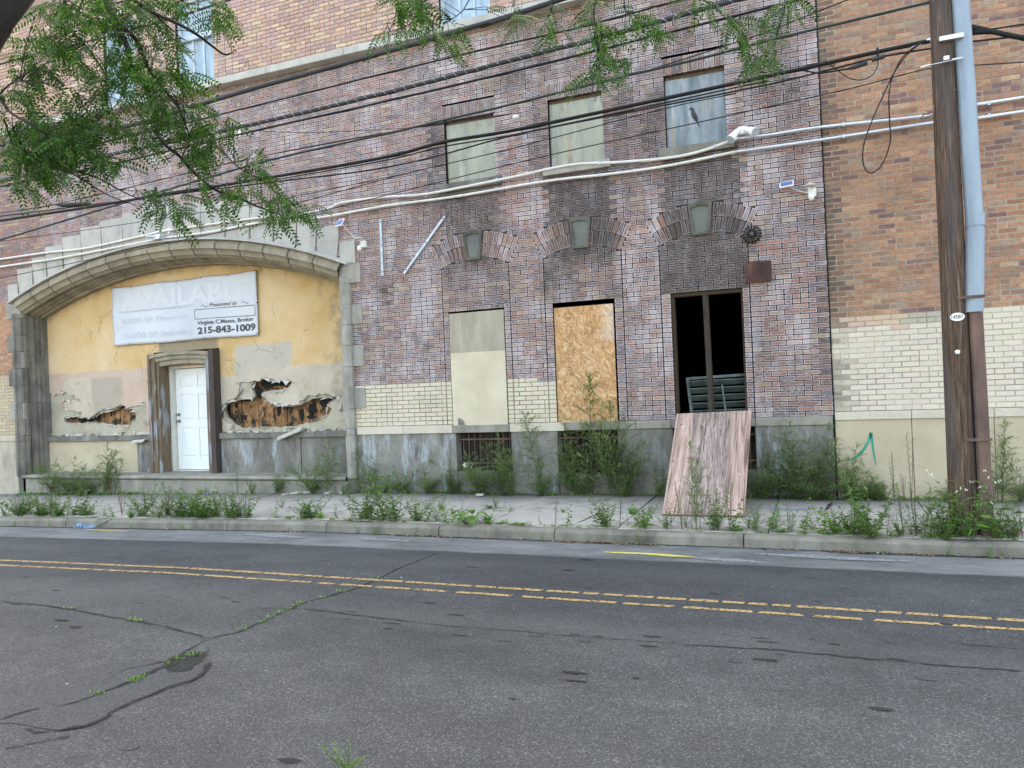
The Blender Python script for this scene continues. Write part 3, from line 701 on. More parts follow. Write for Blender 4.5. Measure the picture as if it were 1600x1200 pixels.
# moulded jamb + arch: profile swept along the opening outline. profile = (offset outwards, y)
prof=[(.235,-.02),(.23,-.06),(.17,-.10),(.11,-.105),(.10,-.07),(.07,-.045),(.035,-.03),(.02,.02),(.0,.05),(.0,.10),(.04,.11),(.045,.15),(.02,.19),(-.01,.21),(-.015,.25),(.0,.26),(.0,.29),(-.03,.31),(-.03,.38),(-.06,.39),(-.065,.50),(-.065,.62)]
def pathpt(t,off):
    """t<0..: up the left jamb, over the arch, down the right jamb"""
    kind,u=t
    if kind=='L': return (CX-3.80-off*1.0,u)
    if kind=='R': return (CX+3.80+off*1.0,u)
    R=(3.8**2+.72**2)/(1.44); c=3.49+.72-R; th=math.asin(3.8/R)*u; return (CX+math.sin(th)*(R+off*(1.+.25)),c+math.cos(th)*(R+off*1.25))
def sweep(path,mb,mi,sc_=1):
    for p,q in zip(path,path[1:]):
        for (o1,y1),(o2,y2) in zip(prof,prof[1:]):
            A=pathpt(p,o1*sc_);B=pathpt(q,o1*sc_);C=pathpt(q,o2*sc_);D=pathpt(p,o2*sc_)
            mb.face([(A[0],y1,A[1]),(B[0],y1,B[1]),(C[0],y2,C[1]),(D[0],y2,D[1])],mi)
jz=[.22,.93,1.04,1.36,1.70,2.045,2.395,2.735,3.07,3.41]
for side,mt_ in(('L','stone_dark'),('R','stone')):
    mb=MB()
    for a,b in zip(jz,jz[1:]+[3.50]): sweep([(side,a+.003),(side,b-.003)] if side=='L' else [(side,b-.003),(side,a+.003)],mb,0)
    mb.build('moulded_jamb',[M[mt_]],LB)
mb=MB(); NB=15
for i in range(NB):
    u0=-1+2*i/NB; u1=-1+2*(i+1)/NB; g=.0022
    sweep([('A',u0+g+(u1-u0-2*g)*k/5) for k in range(6)],mb,0)
mb.build('arch_moulding',[M['stone_brown']],LB)
# backing so joints read dark
mb=MB(); R=(3.8**2+.72**2)/1.44; c=3.49+.72-R
P=[(CX+math.sin(math.asin(3.8/R)*(u/10))*(R+.02),c+math.cos(math.asin(3.8/R)*(u/10))*(R+.02)) for u in range(-10,11)]
Q=[(CX+math.sin(math.asin(3.8/R)*(u/10))*(R+.3),c+math.cos(math.asin(3.8/R)*(u/10))*(R+.3)) for u in range(10,-11,-1)]
mb.prism(P+Q,.13,.62,0); 
for s in(-1,1):
    a,b=sorted((CX+s*3.815,CX+s*4.0)); mb.box(a,b,.13,.62,.2,3.5,0)
mb.build('joint_backing',[M['stone_dark']],LB)
# hood strip (thin weathered drip on top of the moulding)
mb=MB()
N=48
for i in range(N):
    q=[]
    for k in(0,1):
        d=-4.03+8.06*(i+k)/N; z=arch_z(CX+d,4.04,.80,3.735,CX); q.append((CX+d,z))
    (xa,za),(xb,zb)=q
    v=[(xa,-.13,za-.03),(xb,-.13,zb-.03),(xb,-.13,zb+.005),(xa,-.13,za+.005),(xa,.0,za-.03),(xb,.0,zb-.03),(xb,.0,zb+.035),(xa,.0,za+.035)]
    mb.faces(v,[(0,1,2,3),(3,2,6,7),(0,4,5,1)]+([(0,3,7,4)] if i==0 else [])+([(1,5,6,2)] if i==N-1 else []),0)
mb.build('hood_strip',[M['stone_light']],LB)
# stucco infill with the two broken-away holes
def crop3(pts): return [W(330+x*.18327,560+y*.18333,.5) for x,y in pts]
def crop6(pts): return [W(60+x/6,580+y/6,.5) for x,y in pts]
def xz(l): return [(p.x,p.z) for p in l]
def jag(l,amp=.012,sub_=4,seed=1):
    rnd=random.Random(seed); out=[]
    for i in range(len(l)):
        a,b=l[i],l[(i+1)%len(l)]; L=math.hypot(b[0]-a[0],b[1]-a[1]); n=max(1,int(L/.05))
        for k in range(n):
            t=k/n; out.append((a[0]+(b[0]-a[0])*t+(rnd.uniform(-amp,amp) if k else 0),a[1]+(b[1]-a[1])*t+(rnd.uniform(-amp,amp) if k else 0)))
    return out
topR=jag(xz(crop3([(180,208),(240,213),(240,290),(225,330),(140,360),(85,410),(80,500),(130,540),(190,590),(150,612),(500,612),(840,600),(1120,588),(1118,320),(1050,300),(990,292),(920,297),(830,310),(790,370),(770,390),(690,398),(620,388),(540,370),(480,345),(430,320),(430,295),(520,288),(600,272),(675,235),(690,190),(620,187),(570,183),(480,163),(400,183),(330,200)])),seed=3)
topL=jag(xz(crop6([(98,200),(200,215),(215,175),(290,220),(345,225),(350,255),(390,262),(300,268),(215,266),(205,330),(270,340),(300,365),(405,380),(405,425),(470,440),(540,400),(600,350),(640,355),(690,345),(720,355),(770,312),(815,325),(830,355),(890,325),(935,320),(960,295),(1010,290),(1015,520),(960,560),(760,570),(740,590),(100,595),(98,400)])),seed=4)
holeR=jag(xz(crop3([(335,207),(400,189),(480,171),(570,191),(680,197),(668,232),(600,266),(515,282),(425,296),(425,325),(478,352),(540,376),(620,394),(690,404),(772,396),(850,345),(875,327),(950,333),(1065,337),(1050,355),(1000,375),(975,400),(1020,430),(1000,470),(930,510),(870,540),(760,560),(690,582),(560,588),(400,588),(260,592),(200,570),(130,510),(105,450),(115,395),(160,352),(240,342),(340,352),(362,320),(345,280),(335,240)])),.018,seed=5)
holeL=jag(xz(crop6([(225,445),(270,422),(330,432),(400,430),(470,446),(540,408),(600,358),(640,364),(690,352),(720,364),(770,320),(810,333),(822,362),(880,362),(925,352),(918,400),(905,430),(862,480),(850,510),(800,500),(700,505),(600,490),(480,480),(400,490),(320,485),(240,480)])),.016,seed=6)
arcpts=[(CX+3.78*math.sin(R_(a))/1,0) for a in ()]
top=[(CX+d/10*3.84,arch_z(CX+d/10*3.84,3.88,.73,3.50,CX)) for d in range(10,-11,-1)]
DX0,DX1=-11.97,-10.34
outer=[(CX-3.84,1.0),(DX0,1.0),(DX0,2.56),(DX1,2.56),(DX1,1.0),(CX+3.84,1.0)]+top
mb=MB(); mb.prism(outer,.50,.522,0,holes=[topR,topL],side=1)
st=mb.build('stucco_infill',[M['stucco'],M['base_coat']],LB)
mb=MB(); mb.prism([(CX-3.84,.96),(DX0,.96),(DX0,2.5),(DX0,2.6),(CX-3.84,2.6)],.524,.585,0,holes=[holeL]); mb.build('base_plaster',[M['base_coat']],st); mb=MB(); mb.prism([(DX1,.96),(CX+3.84,.96),(CX+3.84,2.6),(DX1,2.6)],.524,.585,0,holes=[holeR])
mb.build('base_plaster',[M['base_coat']],st)
rn=random.Random(2)
for xa,xb in((CX-3.84,DX0+.1),(DX1-.1,CX+3.84)):
    mb=MB(); x=xa
    while x<xb:
        x2=min(xb,x+rn.uniform(.16,.42)); o_=rn.uniform(.0,.035); mb.box(x+.004,x2-.004,.612+o_,.68,.9,2.7); x=x2
    mb.build('rotten_boards',[M['charwood']],st)
# black gaps and loose flakes at the holes
rn=random.Random(12); mb=MB()
def flakes(poly,n,amp,mi,y):
    for _ in range(n):
        i=rn.randrange(len(poly)); a=Vector(poly[i]); b=Vector(poly[(i+3)%len(poly)]); cen=Vector((sum(p[0] for p in poly)/len(poly),sum(p[1] for p in poly)/len(poly)))
        inn=(cen-a).normalized()*rn.uniform(.02,amp)
        mb.face([(a.x,y,a.y),(b.x,y,b.y),(a.x+inn.x+rn.uniform(-.02,.02),y+rn.uniform(-.07,-.01),a.y+inn.y*.5-rn.uniform(0,.05))],mi)
flakes(topR,60,.10,0,.497); flakes(topL,46,.08,0,.497); flakes(holeR,60,.07,0,.53); flakes(holeL,40,.06,0,.53)
mb.build('loose_flakes',[M['plaster_chip']],st)
mb=MB()
rn2=random.Random(5)
def blot(cx,cz,rx,rz,y=.600):
    rx*=.72; rz*=.8; pts=[]; n=44
    for i in range(n):
        a=2*math.pi*i/n; k=1+.38*noise.noise(Vector((math.cos(a)*2.5+cx*9,math.sin(a)*2.5,cz*7)))+rn2.uniform(-.16,.16); pts.append((cx+rx*k*math.cos(a),cz+rz*k*math.sin(a)))
    mb.prism(pts,y,y+.005,0)
for px,py,rx,rz in [(700,340,.1,.06),(560,215,.28,.05),(450,225,.2,.1),(380,290,.1,.12),(270,355,.2,.035),(120,430,.05,.15),(180,405,.05,.05),(175,460,.03,.03),(545,430,.06,.16),(740,480,.07,.14),(830,440,.12,.12),(930,380,.13,.08),(820,500,.12,.05),(990,345,.12,.03),(240,500,.1,.05)]:
    p=crop3([(px,py)])[0]; blot(p.x,p.z,rx,rz)
for px,py,rx,rz in [(370,455,.14,.07),(440,458,.13,.045),(510,440,.1,.06),(640,400,.03,.07),(770,340,.14,.05),(850,450,.07,.1),(900,380,.08,.06),(280,440,.08,.03)]:
    p=crop6([(px,py)])[0]; blot(p.x,p.z,rx,rz)
mb.build('charred_patches',[M['black']],st)
# lower ledge, panel, step
stones('inner_ledge',[(a,b,.40,.60,.875,.985,'concrete_dark') for a,b in((CX-3.86,-13.4),(-13.4,-12.3),(-12.3,DX0),(DX1,-9.2),(-9.2,-8.2),(-8.2,CX+3.86))],LB,.008)
stones('lower_panel',[(CX-3.86,-12.42,.45,.62,.2,.875,'plinth_paint'),(-12.42,DX0,.453,.62,.2,.875,'concrete_stain'),(DX1,-8.56,.45,.62,.2,.875,'concrete_stain'),(-8.55,CX+3.86,.454,.62,.2,.875,'concrete_dark')],LB)
mb=MB()
xs=[CX-3.9,-13.1,-11.3,-9.3,CX+3.83]
for a,b in zip(xs,xs[1:]):
    mb.box(a+.003,b-.003,-.02,.75,-.4,.165,0); 
    pr=[(-.02,.17),(-.055,.185),(-.07,.205),(-.06,.235),(-.03,.248),(.75,.252)]
    for (y1,z1_),(y2,z2_) in zip(pr,pr[1:]): mb.face([(a+.003,y1,z1_),(b-.003,y1,z1_),(b-.003,y2,z2_),(a+.003,y2,z2_)],0)
mb.build('doorstep',[M['ledge']],LB)
# rubble on the inner ledge
mb=MB(); rn=random.Random(8)
for i in range(150):
    x=rn.choice([rn.uniform(-9.9,-8.0),rn.uniform(-9.9,-8.0),rn.uniform(-13.0,-12.0),rn.uniform(-14.7,-12.0),rn.uniform(-10.3,-7.5)]); s=rn.uniform(.012,.045); c=Vector((x,rn.uniform(.40,.49),.985+s*.35))
    mb.obox(c,Vector((rn.uniform(.6,1.3),rn.uniform(-.4,.4),rn.uniform(-.3,.3)))*s,Vector((rn.uniform(-.4,.4),1,rn.uniform(-.3,.3)))*s*.7,Vector((0,rn.uniform(-.3,.3),1))*s*.45)
mb.obox((-8.72,.37,.95),(.27,0,.085),(-.02,.06,.03),(0,-.004,.012)); mb.obox((-12.15,.42,1.02),(.2,0,.0),(0,.05,.01),(0,0,.02)); mb.obox((-12.3,.36,.86),(.16,0,.01),(0,.03,.02),(0,0,.008))
tag(mb.build('plaster_rubble',[M['plaster_chip']]),'crumbled plaster chips lying on the ledge under the broken stucco','rubble',kind='stuff')
# ------------------------------------------------------------ door surround and door
mb=MB(); fy=.33; 
def vbox(x0,x1,y0,y1,z0,z1,m=0): mb.box(x0,x1,y0,y1,z0,z1,m)
zt_=2.52
vbox(-11.96,-11.90,fy,.62,.25,zt_); vbox(-11.90,-11.80,fy+.03,.75,.25,zt_-.05); vbox(-11.80,-11.735,fy+.06,.85,.25,zt_-.14)
vbox(-10.46,-10.345,fy-.003,.62,.25,zt_+.012,1); vbox(-10.53,-10.46,fy+.03,.75,.25,zt_-.05,0); vbox(-10.59,-10.53,fy+.06,.85,.25,zt_-.14,0)
# cambered head
N=12
for lo,hi,y0,cam in((.0,.07,fy+.003,.05),(-.08,.0,fy+.04,.05),(-.17,-.08,fy+.08,.05)):
    for i in range(N):
        xa=-11.90+1.44*i/N; xb=-11.90+1.44*(i+1)/N
        f=lambda x: 2.43+cam*(1-((x+11.18)/.72)**2)
        v=[(xa,y0,f(xa)+lo),(xb,y0,f(xb)+lo),(xb,y0,f(xb)+hi),(xa,y0,f(xa)+hi),(xa,.62,f(xa)+lo),(xb,.62,f(xb)+lo),(xb,.62,f(xb)+hi),(xa,.62,f(xa)+hi)]
        mb.faces(v,[(0,1,2,3),(0,4,5,1),(3,2,6,7)],2)
vbox(-11.74,-10.59,.60,.85,2.28,2.46,3)
ds=mb.build('door_surround',[M['door_wood'],M['door_wood_dark'],M['stone_brown'],M['osb']],LB,bevel=.006)
mb=MB(); dy=.72
mb.box(-11.735,-11.665,dy-.08,dy+.1,.255,2.30,0); mb.box(-10.66,-10.59,dy-.08,dy+.1,.255,2.30,0); mb.box(-11.665,-10.66,dy-.08,dy+.1,2.235,2.30,0); mb.box(-11.665,-10.66,dy-.06,dy+.1,.255,.275,0)
df=mb.build('door_frame',[M['doorf']],LB,bevel=.004)
mb=MB(); x0,x1,z0,z1=-11.655,-10.67,.285,2.225
cs=[x0,x0+.115,(x0+x1)/2-.05,(x0+x1)/2+.05,x1-.115,x1]; rz=[z0,z0+.22,z0+.80,z0+.93,z0+1.45,z0+1.56,z1-.12,z1]
for i in(0,2,4): mb.box(cs[i],cs[i+1],dy,dy+.04,z0,z1)
for i in(1,3):
    for j in(0,2,4,6): mb.box(cs[i],cs[i+1],dy,dy+.04,rz[j],rz[j+1])
    for j in(1,3,5):
        a_,b_,c_,d_=cs[i],cs[i+1],rz[j],rz[j+1]; mb.box(a_,b_,dy+.014,dy+.04,c_,d_)
        mb.faces([(a_+.03,dy+.0135,c_+.03),(b_-.03,dy+.0135,c_+.03),(b_-.03,dy+.0135,d_-.03),(a_+.03,dy+.0135,d_-.03),(a_+.055,dy+.004,c_+.055),(b_-.055,dy+.004,c_+.055),(b_-.055,dy+.004,d_-.055),(a_+.055,dy+.004,d_-.055)],[(4,5,6,7),(0,1,5,4),(1,2,6,5),(2,3,7,6),(3,0,4,7)])
dr=mb.build('door',[M['doorw']],df)
mb=MB()
for z in(z0+.93,z0+1.06):
    mb.tube([(x0+.065,dy-.003,z),(x0+.065,dy-.012,z)],.03,12); mb.tube([(x0+.065,dy-.01,z),(x0+.065,dy-.04,z)],.011,8); mb.tube([(x0+.065,dy-.035,z),(x0+.065,dy-.045,z),(x0+.065,dy-.068,z),(x0+.065,dy-.075,z)],[.014,.027,.025,.012],12)
mb.build('door_knobs',[M['brass']],dr)
# ------------------------------------------------------------ right building
RB=thing('brick_warehouse','plain orange brick warehouse with cream painted lower wall beyond the joint','building',(5,0,0))
wall=MB(); brickwork(wall,wall,.150,9.0,1.11,1.11+90*CH,lambda z:[],lambda z:[],style_right,yface=.012,depth=.1,headers=.1)
wall.box(.15,9,.16,.3,7.158,13,2); wall.box(.15,9,.13,.3,-.3,7.158,2)
wall.build('wall',[M['brick'],M['mortar'],M['plain']],RB)
mb=MB(); a=W(1424,650).x; b=W(1553,650).x
SG=((.15,a),(a,b),(b,4.4),(4.4,6.5),(6.5,9))
stones('ledge',[(p,q,-.022,.12,1.0,1.105,'cream_stone') for p,q in SG],RB)
stones('plinth',[(p,q,.0,.12,-.3,1.0,'plinth_paint') for p,q in SG],RB)
mb=MB(); mb.box(2.23,3.1,-.0235,.0,1.0,1.10,0); mb.box(2.23,3.1,-.0015,.05,.2,.998,0); mb.build('overpainted_patch',[M['lightblue']],RB)
mb=MB(); mb.box(8.9,9,.3,14,-.3,13,0); mb.box(.15,9,13.9,14,-.3,13,0); mb.box(.15,8.9,.3,13.9,12.9,13,0); mb.build('rear_walls_and_roof',[M['plain']],RB)
# teal stroke on the plinth
mb=MB()
def stroke(pxs,w0):
    P=[W(x,y,-.002) for x,y in pxs]
    for i in range(len(P)-1):
        a,b=P[i],P[i+1]; t=(b-a).normalized(); n=Vector((-t.z,0,t.x)); wa,wb=w0[i],w0[i+1]
        mb.face([a-n*wa,b-n*wb,b+n*wb,a+n*wa],0)
stroke([(1324,719),(1333,717),(1342,711),(1350,702),(1357,690),(1361,676)],[.008,.014,.016,.017,.018,.018])
stroke([(1361,676),(1363,692),(1365,708),(1369,727)],[.018,.014,.012,.007])
mb.build('paint_stroke',[M['green_paint']],RB)
# dark joint between the buildings
mb=MB(); mb.box(.131,.152,.0,.1,-.2,7.2,0); mb.build('joint_filler',[M['black']],RB)
# ------------------------------------------------------------ banner
BN=thing('banner','white sun-faded vinyl banner with dark phone number nailed above the door','banner',(-11.2,.46,2.75))
BY=.455
TL,TR,BR,BL_=W(174,450,BY),W(400,422,BY),W(403.5,523,BY),W(178,541,BY)
def bmap(u,v,off=0):
    sag=.045*abs(math.sin(u*math.pi*3))*(1-v)**3*.6
    p=(TL*(1-u)+TR*u)*(1-v)+(BL_*(1-u)+BR*u)*v
    wr=.012*ns(u*4,v*2,1,3)+.010*math.exp(-((u-.02)/.05)**2)*math.sin(v*9)+.008*ns(u*12,v*5,1,8)
    return Vector((p.x,BY+wr-off,p.z-sag+.008*math.sin(u*12)*v))
mb=MB(); NU,NV=60,24
for i in range(NU):
    for j in range(NV): mb.face([bmap(i/NU,(j+1)/NV),bmap((i+1)/NU,(j+1)/NV),bmap((i+1)/NU,j/NV),bmap(i/NU,j/NV)],0)
sh=mb.build('vinyl_sheet',[M['banner']],BN,smooth=True)
sol=sh.modifiers.new('s','SOLIDIFY'); sol.thickness=.001; sol.offset=0
def text_tris(s,shear=0,bold=0,spacing=1.):
    cu=bpy.data.curves.new('t','FONT'); cu.body=s; cu.shear=shear; cu.offset=bold; cu.space_character=spacing; cu.resolution_u=4
    ob=bpy.data.objects.new('t',cu); COL.objects.link(ob); bpy.context.view_layer.update()
    me=bpy.data.meshes.new_from_object(ob.evaluated_get(bpy.context.evaluated_depsgraph_get()))
    me.calc_loop_triangles(); vs=[v.co.copy() for v in me.vertices]; ts=[tuple(t.vertices) for t in me.loop_triangles]
    bpy.data.objects.remove(ob); bpy.data.curves.remove(cu); bpy.data.meshes.remove(me)
    x0=min(v.x for v in vs);x1=max(v.x for v in vs);y0=min(v.y for v in vs);y1=max(v.y for v in vs)
    return [((v.x-x0)/(x1-x0),(v.y-y0)/(y1-y0)) for v in vs],ts
def put_text(mb,s,u0,u1,v0,v1,fmap,m=0,**k):
    vs,ts=text_tris(s,**k); P=[fmap(u0+(u1-u0)*a,v1+(v0-v1)*b) for a,b in vs]
    mb.faces(P,[t for t in ts],m)
f1=lambda u,v:bmap(u,v,.007)
f2=lambda u,v:bmap(u,v,.005)
mb=MB(); put_text(mb,'Presented by',.69,.875,.435,.515,f1,shear=.5)
put_text(mb,'Virginia C.Messa, Broker',.607,.975,.71,.79,f1,bold=.018); put_text(mb,'215-843-1009',.607,.985,.81,.925,f1,bold=.035)
def line(mb,P,w,fm,m=0):
    for (a,b),(c,d) in zip(P,P[1:]):
        L=math.hypot(c-a,(d-b)*.33) or 1; nx,ny=-(d-b)*.33/L*w,(c-a)/L*w*3
        mb.faces([fm(a-nx,b-ny),fm(c-nx,d-ny),fm(c+nx,d+ny),fm(a+nx,b+ny)],[(0,1,2,3)],m)
line(mb,[(.592,.52),(.985,.532),(.985,.69),(.592,.674),(.592,.52)],.0013,f1)
for s0 in(.635,.90): line(mb,[(s0+.045*i/8,.475-.02*math.sin(i/8*6.28)) for i in range(9)],.0013,f1)
mb.build('dark_lettering',[M['ink']],BN)
mb=MB(); put_text(mb,'9,800 SF Floor or',.07,.55,.555,.655,f2,bold=.02); put_text(mb,'10,000 SF Building',.06,.575,.80,.93,f2,bold=.03)
line(mb,[(.05,.43),(.57,.44)],.004,f1)
mb.build('faded_lettering',[M['ghost']],BN)
mb=MB(); put_text(mb,'AVAILABLE',.06,.96,.10,.42,f2,bold=.045); mb.build('faded_heading',[M['ghost2']],BN)
mb=MB()
for u,v in [(0.005,.01),(.15,.01),(.31,.01),(.47,.012),(.64,.01),(.82,.01),(.995,.01),(.998,.5),(.995,.97),(.82,.985),(.65,.985),(.47,.98),(.3,.985),(.12,.985),(.01,.985),(.004,.5)]:
    p=bmap(u,v); mb.tube([p+Vector((0,-.012,0)),p+Vector((0,.05,0))],.009,6)
mb.build('nails',[M['rust']],BN)
mb=MB(); P=[bmap(i/20,0)+Vector((0,-.004,.006+.006*math.sin(i*.9))) for i in range(21)]; mb.tube(P,.004,5); mb.build('rope',[M['red_spray']],BN)
# ------------------------------------------------------------ boards over windows, leaning sheet
x0,x1,z0,z1=LW[0]; mb=MB()
N_=10
for i in range(N_):
    for j in range(N_*2):
        q=[]
        for a,b in((i,j),(i+1,j),(i+1,j+1),(i,j+1)):
            x=x0+.015+(x1-x0-.03)*a/N_; z=z0-.01+(z1-z0-.01)*b/(2*N_); q.append((x,-.012+.010*ns(x,z,2.5,1),z))
        mb.face(q)
mb.box(x0+.015,x1-.015,.002,.02,z0-.01,z1-.02)
P=[(x0+.02+.11*math.cos(R_(a))*1.,z0+.11*math.sin(R_(a))) for a in range(0,181,20)]; P=[(max(p[0],x0+.02)+.08,p[1]) for p in P]
mb.prism(P,-.024,-.01,1)
tag(mb.build('window_board',[M['board'],M['concrete_stain']]),'beige painted board covering the left ground floor window, greyer across its top','board')
mb=MB(); x0,x1,z0,z1=LW[1]
mb.box(x0+.01,x1-.035,.025,.04,z0-.0,z1-.06,0)
for i in range(14): mb.tube([(x0+.04 if i%2 else x1-.07,.024,z0+.1+i*.12),(x0+.04 if i%2 else x1-.07,.018,z0+.1+i*.12)],.006,6,1)
tag(mb.build('strand_board',[M['osb'],M['rust']]),'raw orange strand board covering the middle ground floor window','board')
mb=MB(); a=Vector((-1.83,-1.50,gz(-1.8,-1.5)+.012)); b=Vector((-.885,-1.47,gz(-1,-1.5)+.012)); c=Vector((-.87,-.045,1.145)); d=Vector((-1.86,-.045,1.125))
nrm=(b-a).cross(d-a).normalized()*.018
NXp,NZp=10,20; 
def pp(u,v,o): 
    p=(a*(1-u)+b*u)*(1-v)+(d*(1-u)+c*u)*v; p=p+nrm*(-o); p.z-=.02*math.sin(v*math.pi); return p
for i in range(NXp):
    for j in range(NZp):
        mb.face([pp(i/NXp,j/NZp,-1),pp((i+1)/NXp,j/NZp,-1),pp((i+1)/NXp,(j+1)/NZp,-1),pp(i/NXp,(j+1)/NZp,-1)],0)
        mb.face([pp(i/NXp,j/NZp,1),pp((i+1)/NXp,j/NZp,1),pp((i+1)/NXp,(j+1)/NZp,1),pp(i/NXp,(j+1)/NZp,1)],0)
for i in range(NXp):
    for v in(0,1): mb.face([pp(i/NXp,v,-1),pp((i+1)/NXp,v,-1),pp((i+1)/NXp,v,1),pp(i/NXp,v,1)],1)
for j in range(NZp):
    for u in(0,1): mb.face([pp(u,j/NZp,-1),pp(u,(j+1)/NZp,-1),pp(u,(j+1)/NZp,1),pp(u,j/NZp,1)],1)
tag(mb.build('plywood_sheet',[M['ply'],M['ply_edge']]),'weathered pinkish plywood sheet leaning from the sidewalk against the sill of the open dark window','plywood')
# ------------------------------------------------------------ wall fixtures
def strap(pxs,label,w=.022):
    t=thing('steel_strap',label,'strap',W(*pxs[0],-.02),'steel straps bolted to the brick wall')
    A,B=W(*pxs[0],-.014),W(*pxs[1],-.014); ax=(B-A)/2; ay=ax.normalized().cross(Vector((0,1,0)))*w
    mb=MB(); mb.obox((A+B)/2,ax,ay,(0,.007,0)); mb.obox((A+B)/2+ay*.9,ax,ay*.12,(0,.014,0)); mb.build('bar',[M['strap']],t,bevel=.002)
    mb=MB()
    for f in(.04,.45,.93):
        p=A+(B-A)*f; mb.tube([p+Vector((0,-.008,0)),p+Vector((0,-.014,0))],.010,8)
    mb.build('bolts',[M['black']],t)
strap([(594.5,343),(598,431)],'upright galvanised strap on the brick right of the stone arch')
strap([(695,338),(631,428)],'slanting galvanised strap on the brick left of the first brick arch')
def solar(panel,lamp,w,h,label,lcol,rot):
    p=W(*panel,-.10); q=W(*lamp,-.05)
    t=thing('solar_lamp',label,'lamp',q,'solar security lamps on the brick wall')
    mb=MB(); ax=Vector((w/2,0,math.tan(R_(rot))*w/2)); ay=Vector((0,.045,h/2)); n=ax.cross(ay).normalized()*.008
    mb.obox(p,ax,ay,n,0); pf=p-n*1.15 if n.y>0 else p+n*1.15
    s=mb.build('solar_panel',[M['white_pl']],t,bevel=.004)
    mb=MB(); mb.obox(pf,ax*.84,ay*.72,n*.2,0); mb.build('cells',[M['solar']],s)
    mb=MB(); mb.tube([p+Vector((0,.0,0)),p+Vector((0,.1,-.02))],.008,6); 
    P=[p+(q-p)*k/8+Vector((0,.04,-.03*math.sin(k/8*math.pi))) for k in range(9)]; mb.tube(P,.004,5); mb.build('lead',[M['white_pl']],t)
    mb=MB(); mb.box(q.x-.05,q.x+.05,-.06,.0,q.z-.06,q.z+.05); mb.build('housing',[M['white_pl']],t,bevel=.008)
    mb=MB(); c=q+Vector((-.02,-.09,.075)); mb.tube([c+Vector((0,0,-.012)),c+Vector((0,0,0)),c+Vector((0,0,.018))],[.072,.074,.02],14); mb.build('lamp_head',[lcol],t,smooth=False)
    mb=MB(); c=q+Vector((-.01,-.09,-.07)); mb.tube([c+Vector((0,0,.03)),c,c+Vector((0,-.01,-.04)),c+Vector((0,-.01,-.06))],[.022,.036,.034,.012],12); mb.build('sensor',[M['white_pl']],t,smooth=True)
solar((1229,288),(1269,300),.175,.085,'solar lamp with white-rimmed panel beside the building joint',M['cream_pl'],4)
solar((531,348),(567,381),.13,.13,'solar lamp with tilted panel by the upright strap near the arch',M['cream_pl'],8)
# twin floodlight
c=W(1160,205,-.05); t=thing('twin_floodlight','white twin-headed floodlight on the conduit right of the bluish window','floodlight',c)
mb=MB(); mb.obox(c,(.055,0,0),(0,.05,0),(0,0,.05)); mb.build('junction_box',[M['white_pl']],t,bevel=.006)
for s,dx,dz in((-1,-.13,-.115),(1,.15,-.075)):
    mb=MB(); a=c+Vector((s*.05,-.06,.0)); e=c+Vector((dx,-.15,dz)); d=(e-a).normalized()
    mb.tube([c+Vector((s*.02,-.03,0)),a],.018,8); mb.tube([a-d*.02,a+d*.01,a+d*.05,e,e+d*.03],[.02,.036,.04,.056,.062],16,cap=True); h=mb.build('lamp_head',[M['white_pl']],t,smooth=False,bevel=.003)
    mb=MB(); mb.tube([e+d*.031,e+d*.034],.055,16); mb.build('lens',[M['glass']],h)
# bell
c=W(1175,366,-.06); t=thing('alarm_bell','round ribbed alarm bell gone brown beside the right-hand brick arch','bell',c)
mb=MB(); mb.tube([c+Vector((0,.06,0)),c+Vector((0,.0,0)),c+Vector((0,-.03,0)),c+Vector((0,-.045,0))],[.06,.118,.10,.03],20); mb.build('gong',[M['bell']],t,smooth=False)
mb=MB()
for i in range(16):
    a=2*math.pi*i/16; d=Vector((math.cos(a),0,math.sin(a))); mb.tube([c+d*.03+Vector((0,-.046,0)),c+d*.1+Vector((0,-.034,0)),c+d*.121+Vector((0,-.0,0)),c+d*.09+Vector((0,.04,0))],.009,6)
mb.build('ribs',[M['black']],t); mb=MB(); mb.tube([c+Vector((0,-.04,0)),c+Vector((0,-.062,0))],.02,10); mb.build('hub',[M['rust']],t)
mb=MB(); a,b=W(1163,411,-.02),W(1206,438,-.02); z_=lambda x:0
for x_,z_a,r in ((a.x+.02,a.z-.015,.01),(b.x-.02,a.z,.01),(a.x+.02,b.z+.02,.01),(b.x-.02,b.z+.02,.01)): mb.tube([(x_,-.02,z_a),(x_,-.03,z_a)],r,6)
mb.box(a.x,b.x,-.022,-.01,b.z-.01,a.z); 
tag(mb.build('rusty_plate',[M['rustplate']],bevel=.012),'rust-eaten rectangular metal plate at the top right corner of the open dark window','plate')
# lamp over the arch
c=W(246,371,-.13); t=thing('wall_lamp','small grey wedge lamp at the crown of the stone arch where the conduits meet','lamp',c)
mb=MB(); mb.obox(c+Vector((.05,.03,.0)),(.07,0,0),(0,.10,0),(0,.02,.05)); mb.obox(c+Vector((-.08,-.02,.02)),(.10,0,-.01),(0,.07,.0),(0,.02,.02)); mb.build('housing',[M['alum']],t,bevel=.008)
mb=MB(); mb.obox(c+Vector((-.08,-.03,-.012)),(.08,0,-.01),(0,.05,0),(0,0,.006)); mb.build('lens',[M['glass']],t)
mb=MB(); mb.obox(c+Vector((.18,.1,.12)),(.03,0,0),(0,.012,0),(0,0,.05)); mb.build('bracket',[M['white_pl']],t,bevel=.003)
c=W(807,183,-.08); mb=MB(); mb.tube([c+Vector((0,.1,0)),c+Vector((0,.04,0)),c+Vector((-.04,-.02,0)),c+Vector((.04,-.03,0))],[.01,.01,.012,.012],6); mb.tube([c+Vector((-.05,-.02,-.005)),c+Vector((-.04,-.02,-.005)),c+Vector((.02,-.02,0)),c+Vector((.035,-.02,0))],[.02,.032,.032,.015],10)
